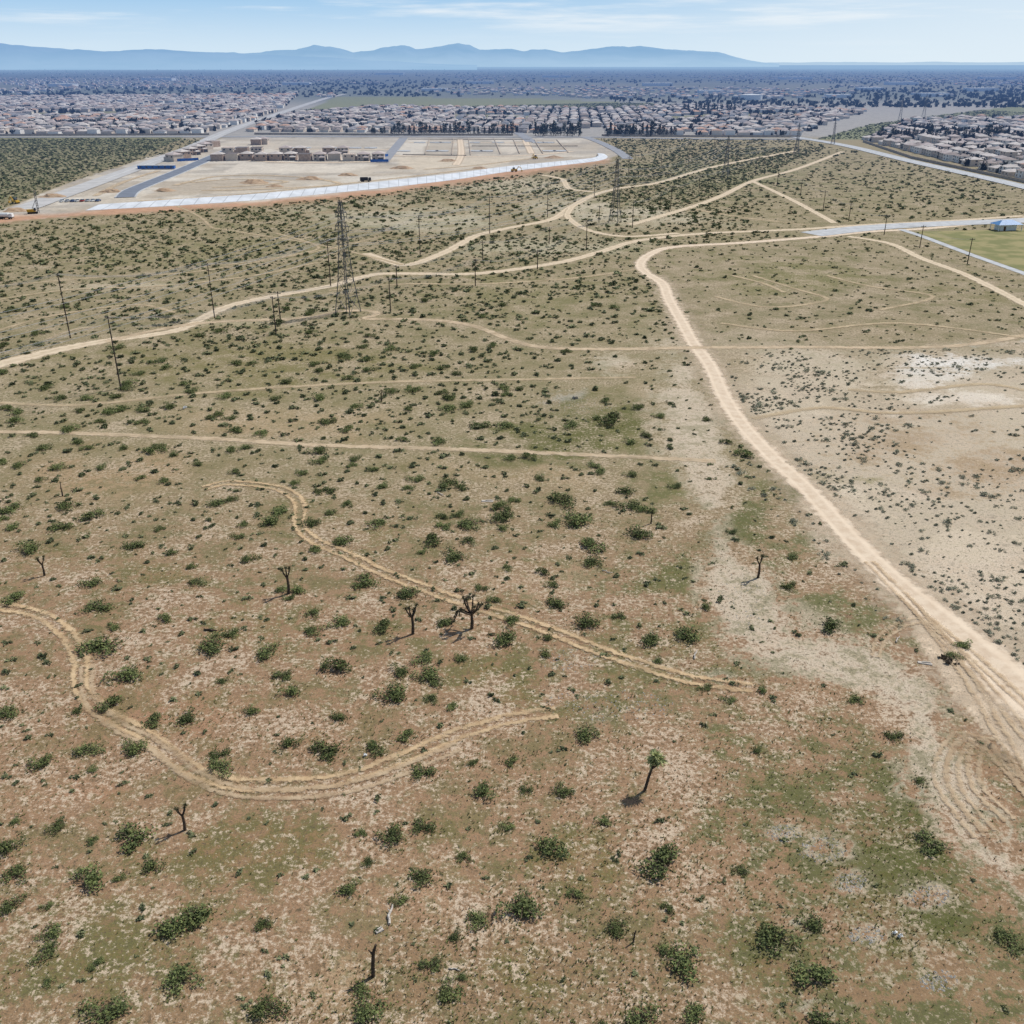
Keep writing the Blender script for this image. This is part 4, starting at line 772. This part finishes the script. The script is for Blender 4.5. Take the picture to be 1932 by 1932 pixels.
for nm, poly, (pa, pb), desc in TRACTS:
    A_, B_ = G(*pa), G(*pb); t = (B_-A_).normalized(); nn = Vector((-t.y, t.x, 0))
    for row in range(60):
        off = 15+(row//2)*62+(row % 2)*26
        for k_ in range(-140, 190):
            jit = R.uniform(-1.6, 1.6); P_ = A_+t*(k_*16.0+jit)+nn*(off+R.uniform(-2.5, 2.5)); u, v, dd = Pn(P_.x, P_.y); ua, va = np.array([u]), np.array([v])
            if not inpoly(ua, va, poly)[0] or any(inpoly(ua, va, gp)[0] for gp in GAPS): continue
            if (k_+row//2*5) % 17 == 0: continue
            HS.append((dd, P_.x, P_.y, math.atan2(t.y, t.x)+(0 if row % 2 else math.pi), nm, row, k_, desc, u, v))
            for q_ in range(2):
                if R.random() < .7: TT.append((P_.x+R.uniform(-9, 9), P_.y+R.uniform(-16, 16), R.uniform(1.4, 3.8)))
for ln_ in ([(480, 232), (960, 236)], [(0, 236), (440, 234)], [(1140, 236), (1520, 232)], [(540, 214), (1130, 216)], [(0, 214), (500, 212)], [(1700, 246), (1932, 262)], [(1180, 214), (1600, 216)]):
    A_, B_ = G(*ln_[0]), G(*ln_[1])
    for i in range(70):
        P_ = A_.lerp(B_, R.random()); TT.append((P_.x+R.gauss(0, 3), P_.y+R.gauss(0, 5), R.uniform(2.2, 4.4)))
HS.sort(key=lambda q_: q_[0]); ind = []; rs_ = []
for h_ in HS:
    (ind if (len(ind) < 300 and -10 < h_[8] < 1942) else rs_).append(h_)
print('houses', len(HS))
rowcount = {}
for h_ in sorted(ind, key=lambda q_: q_[8]):
    key = (h_[4], h_[5]); rowcount[key] = rowcount.get(key, 0)+1
    vr = R.randrange(6); wi = R.randrange(3); ri = R.choice([0, 0, 1, 2, 2, 3]) if h_[4] != 'middle' else R.choice([0, 1, 2, 3, 4])
    if h_[4] == 'middle' and h_[8] > 1120: wi = R.choice([0, 1, 1]); ri = R.choice([2, 2, 4, 0])
    if h_[4] == 'right': ri = R.choice([0, 0, 2, 2, 2, 1])
    place_house(vr, wi, ri, h_[0] < 1050, (h_[1], h_[2], 0), h_[3]+R.uniform(-.06, .06), '%s house with %s roof, %s from the left in the %s row, %s' % (WALLN[wi], ROOFN[ri], ordw(rowcount[key]), ordw(h_[5]+1), h_[7]), 'houses of the '+h_[7])
def house_soup(x, y, rz, w, d_, hw, hr):
    n = len(x); hx_, hy_ = w/2, d_/2; e = .5
    def pt(a, b, z): return np.stack([x+(a*np.cos(rz)-b*np.sin(rz)), y+(a*np.sin(rz)+b*np.cos(rz)), z+0*x], -1)
    b = [pt(sx*hx_, sy*hy_, 0) for sx, sy in ((-1, -1), (1, -1), (1, 1), (-1, 1))]; t = [pt(sx*hx_, sy*hy_, hw) for sx, sy in ((-1, -1), (1, -1), (1, 1), (-1, 1))]
    q_ = [pt(sx*(hx_+e), sy*(hy_+e), hw+.02) for sx, sy in ((-1, -1), (1, -1), (1, 1), (-1, 1))]; r0, r1 = pt(-hx_*.35, 0*x, hw+hr), pt(hx_*.35, 0*x, hw+hr)
    T = []
    for i in range(4): j = (i+1) % 4; T += [(b[i], b[j], t[j]), (b[i], t[j], t[i])]
    T += [(q_[0], q_[1], r1), (q_[0], r1, r0), (q_[1], q_[2], r1), (q_[2], q_[3], r0), (q_[2], r0, r1), (q_[3], q_[0], r0)]
    return np.stack([np.stack(k_, 1) for k_ in T], 1)   # n,14,3,3
def stuff_houses(name, arr, label):
    x, y, rz = arr; n = len(x); S_ = house_soup(x, y, rz, rng.uniform(10, 13.5, n), rng.uniform(9.5, 12.5, n), rng.choice([3.2, 5.4, 5.4], n), rng.uniform(1.5, 2.4, n))
    z_ = fbm(x*.006, y*.004, 2); wi = rng.integers(0, 3, n); ri = np.where(rng.random(n) < sstep(.5, .65, z_)*.25, 4, rng.choice(5, n, p=[.3, .15, .36, .17, .02]))+3; mi = np.concatenate([np.repeat(wi[:, None], 8, 1), np.repeat(ri[:, None], 6, 1)], 1).ravel()
    tag(link(name, soup(name, S_.reshape(-1, 3), MW+MR, mi)), label, 'houses', None, 'stuff')
A_ = np.array([(h_[1], h_[2], h_[3]) for h_ in rs_]).T; stuff_houses('distant_houses', A_, 'rows of farther tract houses beyond the nearest ones')
# far town
m = 9000; u = rng.uniform(-500, 2450, m); v = 124+62*rng.random(m)**1.25; x, y = Gn(u, v); dn = fbm(x*.0016+7, y*.0009, 3)
ok = (dn > .45) & ~inpoly(u, v, OLIVE) & ~((v > 178) & (u < 600)); x, y, u, v = x[ok], y[ok], u[ok], v[ok]
stuff_houses('town_houses', (x, y, rng.choice([0, 1.57], len(x))+.05), 'hazy blue far town of tiny houses below the horizon')
def blob_soup(x, y, r, hh):
    acc = []
    for i in range(len(x)): acc.append(tf[i % 6]*np.array([r[i], r[i], hh[i]])+np.array([x[i], y[i], 0]))
    return np.concatenate(acc).reshape(-1, 3)
m = 13000; u = rng.uniform(-500, 2450, m); v = 123+80*rng.random(m)**1.15; x, y = Gn(u, v); dn = fbm(x*.002, y*.001, 3)
ok = (rng.random(m) < np.clip((dn-.3)*3, .1, 1)) & ~inpoly(u, v, OLIVE) & ((v < 184) | (u > 1150)); x, y = x[ok], y[ok]
r = rng.uniform(2.0, 6, len(x)); hh = rng.uniform(3, 9, len(x))
tx = np.array(TT).T; x = np.concatenate([x, tx[0]]); y = np.concatenate([y, tx[1]]); r = np.concatenate([r, tx[2]]); hh = np.concatenate([hh, tx[2]*2.0])
tag(link('town_trees', soup('town_trees', blob_soup(x, y, r, hh), [M['towntree']])), 'dark trees dotted through the far town', 'trees', None, 'stuff')
# big pale buildings
WH = ((735, 141, 220, 120, 14), (905, 158, 120, 60, 10), (1240, 162, 110, 60, 10), (1500, 150, 160, 90, 12), (300, 152, 150, 80, 12), (120, 163, 90, 60, 9), (1050, 146, 170, 90, 12), (1700, 160, 120, 60, 10), (1850, 172, 90, 50, 9), (560, 160, 110, 60, 9), (820, 172, 80, 40, 8), (1340, 176, 70, 40, 8), (1580, 184, 60, 30, 7), (1760, 182, 70, 36, 8), (1880, 150, 170, 90, 12), (1640, 170, 80, 44, 8))
for i, (px, py, w, d_, h_) in enumerate(WH):
    o = empty('warehouse', G(px, py), .04); a = MB(); a.box((0, 0, h_/2), (w, d_, h_)); a.build('wall', M['white'], o)
    a = MB(); a.box((0, 0, h_+.3), (w+2, d_+2, .5)); a.box((w*.2, 0, h_+1.2), (w*.1, d_*.2, 1.2)); a.build('roof', M['white'], o); tag(o, 'large pale flat roofed building in the far town, %s from the left' % ordw(sorted([q_[0] for q_ in WH]).index(px)+1), 'building', 'large buildings of the far town')
o = empty('water_tank', G(1417, 188)); a = MB(); a.tube([(0, 0, 0), (0, 0, 10.5)], 26, 40); a.build('shell', M['white'], o); a = MB(); a.tube([(0, 0, 10.52), (0, 0, 11.0), (0, 0, 13)], [26.4, 26.4, 1], 40); a.build('roof', M['white'], o); tag(o, 'round white water tank on the olive plain at upper right', 'water tank')

# ------------------------------------------------------------------ trees in rows
def tree_proto(i):
    g = np.random.default_rng(700+i); o = empty('tree', (0, 0, 0)); t = MB(); t.tube([(0, 0, -.1), (.1, 0, 2), (0, .1, 5)], [.3, .22, .1], 6)
    for j in range(4): a = g.uniform(0, 6.28); t.tube([(0, 0, 1.5+j*.7), (math.cos(a)*1.2, math.sin(a)*1.2, 2.6+j*.8)], [.1, .03], 4)
    t.build('trunk', M['trunk'], o)
    n = 220; z = g.random(n)**.8; rad = (1.9 if i % 2 else 2.4)*(1-z*(.85 if i % 2 else .45))*g.random(n)**.4; a = g.uniform(0, 6.28, n)
    P_ = np.stack([np.cos(a)*rad, np.sin(a)*rad, 1.0+z*7], 1); e1 = g.normal(size=(n, 3))*.5; e2 = g.normal(size=(n, 3))*.5
    link('crown', soup('crown', np.stack([P_-e1*.6, P_+e1*.6, P_+e2], 1).reshape(-1, 3), [M['conifer']]), o); return o
protos_t = []
def put_tree(px, py, k_, sc, label, group):
    if len(protos_t) < 4: o = tree_proto(len(protos_t)); protos_t.append(o)
    else: o = copy_tree(protos_t[k_ % 4])
    o.location = G(px, py); o.scale = (sc, sc, sc*R.uniform(.85, 1.25)); o.rotation_euler = (0, 0, R.uniform(0, 6.28)); tag(o, label, 'tree', group)
for x0, x1, py, n_, nm in ((700, 968, 254.5, 30, 'conifer row behind bare plots'), (1012, 1096, 256, 17, 'dense clump right of street gap'), (1146, 1272, 257, 20, 'row before the middle houses'), (1655, 1900, 262, 30, 'row heading the right tract'), (1292, 1388, 213, 12, 'far clump above middle houses'), (1640, 1700, 190, 6, 'far clump near distant pylons')):
    for i in range(n_):
        px = x0+(x1-x0)*(i+R.uniform(-.35, .35))/(n_-1); put_tree(px, py+R.uniform(-1.2, 1.2), R.randrange(4), R.uniform(.9, 1.6)*(1.15 if py > 240 else 1.5), 'dark evergreen tree, %s from the left in the %s' % (ordw(i+1), nm), 'trees of the '+nm)

# ------------------------------------------------------------------ building site
def site_house(px, py, vr, rz, label, roofed):
    key = ('site', vr, roofed)
    if key not in protos:
        o = empty('unfinished_house', (0, 0, 0)); a = MB(); wm = M['framing'] if vr % 2 else MW[2]
        a.box((0, 0, 2.9), (11, 11, 5.8)); a.box((2.5, -6.9, 1.6), (5.6, 2.9, 3.2)); a.build('wall', wm, o)
        b = MB()
        if roofed: b.hip(0, 0, 5.81, 12, 12.2, 2.0); b.hip(2.5, -6.9, 3.21, 6.2, 3.4, 1.0)
        else:
            for q_ in range(7): b.box((0, -5.0+q_*1.65, 6.0), (11, .2, .35))
            b.box((2.5, -6.9, 3.35), (5.8, 3.0, .25))
        b.build('roof', MR[2] if vr % 2 else MR[0], o)
        for X_, Z_ in ((-3.6, 1.6), (-3.6, 4.4), (0, 4.4), (3.6, 4.4)):
            g = MB(); g.box((X_, -5.53, Z_), (1.7, .1, 1.4)); g.build('window', M['glass'], o)
        for Y_ in (-3, 3):
            g = MB(); g.box((5.53, Y_, 4.2), (.1, 1.6, 1.4)); g.build('window', M['glass'], o); g = MB(); g.box((-5.53, Y_, 4.2), (.1, 1.6, 1.4)); g.build('window', M['glass'], o)
        g = MB(); g.box((2.5, -8.38, 1.3), (4.6, .1, 2.4)); g.build('garage_shade_panel', M['glass'], o); protos[key] = o  # dark panel on the solid wall, painted shade of the open garage
    else: o = copy_tree(protos[key])
    o.location = G(px, py); o.rotation_euler = (0, 0, rz); tag(o, label, 'house', 'houses going up on the building site')
rows = [('front row', [(412+i*27.5, 303-(i % 3)*.6) for i in range(12)]), ('second row', [(432+i*27, 290) for i in range(9)]), ('back pair', [(485, 273), (497, 272)]), ('row along the dark new street', [(330, 304), (345, 298), (360, 292), (374, 287), (388, 282), (402, 277)])]
for nm, L_ in rows:
    for i, (px, py) in enumerate(L_):
        if nm == 'second row' and i in (3, 6): continue
        ro = R.random() < .7; vr = R.randrange(2); n_ = i+1 if nm != 'second row' else i+1-(i > 3)-(i > 6)
        site_house(px, py, vr, (0.05 if 'street' not in nm else 1.0)+R.choice([0, math.pi/2, math.pi]), '%s house under construction, %s from the left in the %s' % ('roofed' if ro else 'roofless', ordw(n_), nm), ro)
def tarp(px, py, L_, h_, rz, label):
    o = empty('screen_fence', G(px, py), rz); a = MB()
    n = 8
    for i in range(n):
        x0, x1 = -L_/2+L_*i/n, -L_/2+L_*(i+1)/n; y0, y1 = .25*math.sin(i*2.1), .25*math.sin((i+1)*2.1); a.face([(x0, y0, .1), (x1, y1, .1), (x1, y1, h_), (x0, y0, h_)])
    a.build('sheet', M['blue'], o)
    for i in range(n+1): b = MB(); b.tube([(-L_/2+L_*i/n, .25*math.sin(i*2.1)+.1, 0), (-L_/2+L_*i/n, .25*math.sin(i*2.1)+.1, h_+.2)], .06, 5); b.build('post', M['steel'], o)
    tag(o, label, 'fence')
tarp(716, 306, 16, 2.4, .1, 'blue sheeted fence at the right end of the unfinished houses'); tarp(352, 304, 22, 2.4, .6, 'blue sheeted fence beside the unfinished houses on the dark street'); tarp(728, 296, 9, 2.4, 1.2, 'short blue sheeted fence beside the grey lot street')
o = empty('site_office', G(296, 319), .05); a = MB(); a.box((0, 0, 1.7), (30, 5, 2.4)); a.build('wall', M['blue'], o); a = MB(); a.box((0, 0, 3.05), (30.6, 5.6, .25)); a.build('roof', M['concrete'], o)
for i in range(6): a = MB(); a.box((-12.5+i*5.0, -2.53, 1.9), (1.5, .1, 1.1)); a.build('window', M['glass'], o)
tag(o, 'long low blue site office beside the dark new street', 'site office')
o = empty('pavilion', G(1897, 434), .15); a = MB(); a.hip(0, 0, 3.2, 14.5, 8.5, 2.0); a.build('roof', M['blueroof'], o)
a = MB(); a.box((0, .5, 1.5), (9.5, 5, 3.0)); a.build('wall', M['white'], o)
for sx in (-1, 1):
    for sy in (-1, 1): a = MB(); a.tube([(sx*6.6, sy*3.6, 0), (sx*6.6, sy*3.6, 3.2)], .2, 6); a.build('post', M['white'], o)
a = MB(); a.box((-2, -2.03, 1.1), (1.2, .1, 2.2)); a.build('door', M['door'], o); tag(o, 'small pavilion with a pale blue roof beside the lawn', 'pavilion')
# vehicles
def vehicle(kind, px, py, rz, mat, label):
    o = empty(kind, G(px, py), rz); tag(o, label, 'truck' if 'truck' in kind else ('car' if 'car' in kind else 'machine'), 'vehicles on the building site'); a = MB()
    L_, w, wr = (4.6, 1.9, .34) if kind == 'car' else (8.5, 2.6, .55)
    if kind == 'car': a.box((0, 0, .72), (L_, w, .62), top=.96); a.build('body', mat, o); a = MB(); a.box((-.2, 0, 1.28), (2.5, w*.9, .55), top=.78); a.build('cabin', M['glass'], o)
    elif kind == 'water_truck': a.box((0, 0, .95), (L_, w*.7, .4)); a.build('chassis', M['dark'], o); a = MB(); a.box((3.1, 0, 2.05), (2.0, w, 1.9), top=.9); a.build('cabin', mat, o); a = MB(); a.tube([(-4.1, 0, 2.2), (-3.9, 0, 2.2), (1.7, 0, 2.2), (1.9, 0, 2.2)], [.8, 1.2, 1.2, .8], 14); a.build('tank', mat, o)
    else:
        a.box((0, 0, 1.5), (5.0, w, 1.2), top=.92); a.build('body', mat, o); a = MB(); a.box((-.4, 0, 2.75), (1.6, 1.6, 1.3), top=.9); a.build('cabin', M['glass'], o); a = MB(); a.tube([(2.2, 0, 1.8), (4.2, 0, 4.0), (6.4, 0, 2.4), (6.8, 0, .8)], [.3, .28, .22, .18], 5); a.box((6.8, 0, .6), (1.0, 1.4, .9), top=.7); a.build('boom', mat, o)
    for sx in ((-1, 1) if kind != 'water_truck' else (-1, -.6, .85)):
        for sy in (-1, 1):
            a = MB(); xx = sx*L_*.32 if kind != 'digger' else sx*1.7; a.tube([(xx, sy*(w/2-.24), wr), (xx, sy*(w/2+.02), wr)], wr, 14); a.build('wheel', M['dark'], o)
for i, (px, c) in enumerate(((118, 'white'), (128, 'silver'), (138, 'carblue'), (147, 'white'), (156, 'red'), (166, 'silver'), (176, 'white'), (185, 'carblue'))):
    vehicle('car', px, 381-i*.15, 1.4, M[c], '%s car parked at the left end of the concrete bank, %s from the left' % ({'carblue': 'dark blue'}.get(c, c), ordw(i+1)))
vehicle('water_truck', 690, 343, .1, M['dark'], 'dark tank truck on the bare dirt above the channel'); vehicle('digger', 970, 324, .4, M['yellow'], 'yellow digger working on the channel bank'); vehicle('digger', 30, 384, 2.6, M['yellow'], 'yellow digger left of the drilling rig')
vehicle('water_truck', 12, 413, 0, M['white'], 'white tank truck at the far left edge below the drilling rig'); vehicle('digger', 1010, 300, 2.0, M['yellow'], 'yellow digger among the bare building plots')
o = empty('drilling_rig', G(62, 403), .3)
for sy in (-1.3, 1.3): a = MB(); a.box((0, sy, .5), (5.5, .7, .95), top=.9); a.build('crawler', M['dark'], o)
a = MB(); a.box((-.6, 0, 1.75), (4.6, 2.6, 1.4)); a.build('body', M['yellow'], o); a = MB(); a.box((1.6, -.8, 2.5), (1.3, 1.1, 1.6), top=.9); a.build('cabin', M['glass'], o)
a = MB()
for sx, sy in ((-.4, -.4), (.4, -.4), (.4, .4), (-.4, .4)): a.tube([(3.2+sx, sy, 0.3), (3.2+sx, sy, 13)], .12, 4)
for i in range(9): a.tube([(2.8, -.4, 1+i*1.35), (3.6, -.4, 2.3+i*1.35)], .07, 3); a.tube([(3.6, .4, 1+i*1.35), (2.8, .4, 2.3+i*1.35)], .07, 3)
a.build('mast', M['steel'], o); a = MB(); a.tube([(0, 0, 2.4), (3, 0, 8)], .15, 5); a.build('strut', M['steel'], o); tag(o, 'drilling rig with a tall lattice mast at the left edge of the building site', 'drilling rig')

# ------------------------------------------------------------------ light, sky, camera
EL, AZ = math.radians(52), math.radians(54.7)
sd = Vector((math.sin(AZ)*math.cos(EL), math.cos(AZ)*math.cos(EL), math.sin(EL)))
sl = bpy.data.lights.new('sun', 'SUN'); sl.energy = 4.4; sl.angle = math.radians(.5); sl.color = (1, .97, .92)
so = bpy.data.objects.new('sun', sl); COL.objects.link(so); so.rotation_euler = (-sd).to_track_quat('-Z', 'Y').to_euler(); so.location = sd*300
w = bpy.data.worlds.new('World'); scn.world = w; w.use_nodes = True; nt = w.node_tree; nt.nodes.clear()
def wn_(t): return nt.nodes.new('ShaderNode'+t)
def wmr(x, a, b, c=0.0, d=1.0):
    o = wn_('MapRange'); o.interpolation_type = 'SMOOTHSTEP'; nt.links.new(x, o.inputs[0])
    for i, q_ in enumerate((a, b, c, d)): o.inputs[1+i].default_value = q_
    return o.outputs[0]
def wmix(f, a, b):
    o = wn_('Mix'); o.data_type = 'RGBA'; nt.links.new(f, o.inputs[0])
    for i, q_ in ((6, a), (7, b)):
        if isinstance(q_, tuple): o.inputs[i].default_value = (*q_, 1)
        else: nt.links.new(q_, o.inputs[i])
    return o.outputs[2]
SK = .1; sc3 = lambda *c: tuple(q_/SK for q_ in lin(*c, 1))
sky = wn_('TexSky'); sky.sky_type = 'NISHITA'; sky.sun_disc = False; sky.sun_elevation = EL; sky.sun_rotation = AZ; sky.air_density = 1.0; sky.dust_density = .6; sky.ozone_density = 2.0
tc = wn_('TexCoord'); xyz = wn_('SeparateXYZ'); nt.links.new(tc.outputs['Generated'], xyz.inputs[0])
low = wmix(wmr(xyz.outputs[2], .0, .075), sc3(212, 231, 245), sc3(152, 198, 236))
low = wmix(wmr(xyz.outputs[0], -.1, .55, 0, .75), low, sc3(228, 240, 248))
base = wmix(wmr(xyz.outputs[2], .12, .4), low, sky.outputs[0])
mp = wn_('Mapping'); mp.inputs['Scale'].default_value = (3.0, 3.0, 46.0); nt.links.new(tc.outputs['Generated'], mp.inputs[0])
nz = wn_('TexNoise'); nz.inputs['Scale'].default_value = 1.5; nz.inputs['Detail'].default_value = 7; nz.inputs['Roughness'].default_value = .6; nt.links.new(mp.outputs[0], nz.inputs['Vector'])
cf = wn_('Math'); cf.operation = 'MULTIPLY'; nt.links.new(wmr(nz.outputs[0], .5, .76, 0, .85), cf.inputs[0]); nt.links.new(wmr(xyz.outputs[2], .012, .045, .15, 1), cf.inputs[1])
fin = wmix(cf.outputs[0], base, sc3(240, 246, 250))
bg = wn_('Background'); bg.inputs[1].default_value = SK; nt.links.new(fin, bg.inputs[0]); wo = wn_('OutputWorld'); nt.links.new(bg.outputs[0], wo.inputs[0])
cam = bpy.data.cameras.new('camera'); cam.sensor_width = 36; cam.lens = 18/(966/F); cam.clip_start = 1; cam.clip_end = 300000
co = bpy.data.objects.new('camera', cam); COL.objects.link(co); co.location = (0, 0, CH); co.rotation_euler = (math.pi/2-TH, 0, 0); scn.camera = co
scn.view_settings.view_transform = 'Standard'; scn.view_settings.look = 'None'; scn.view_settings.exposure = 0
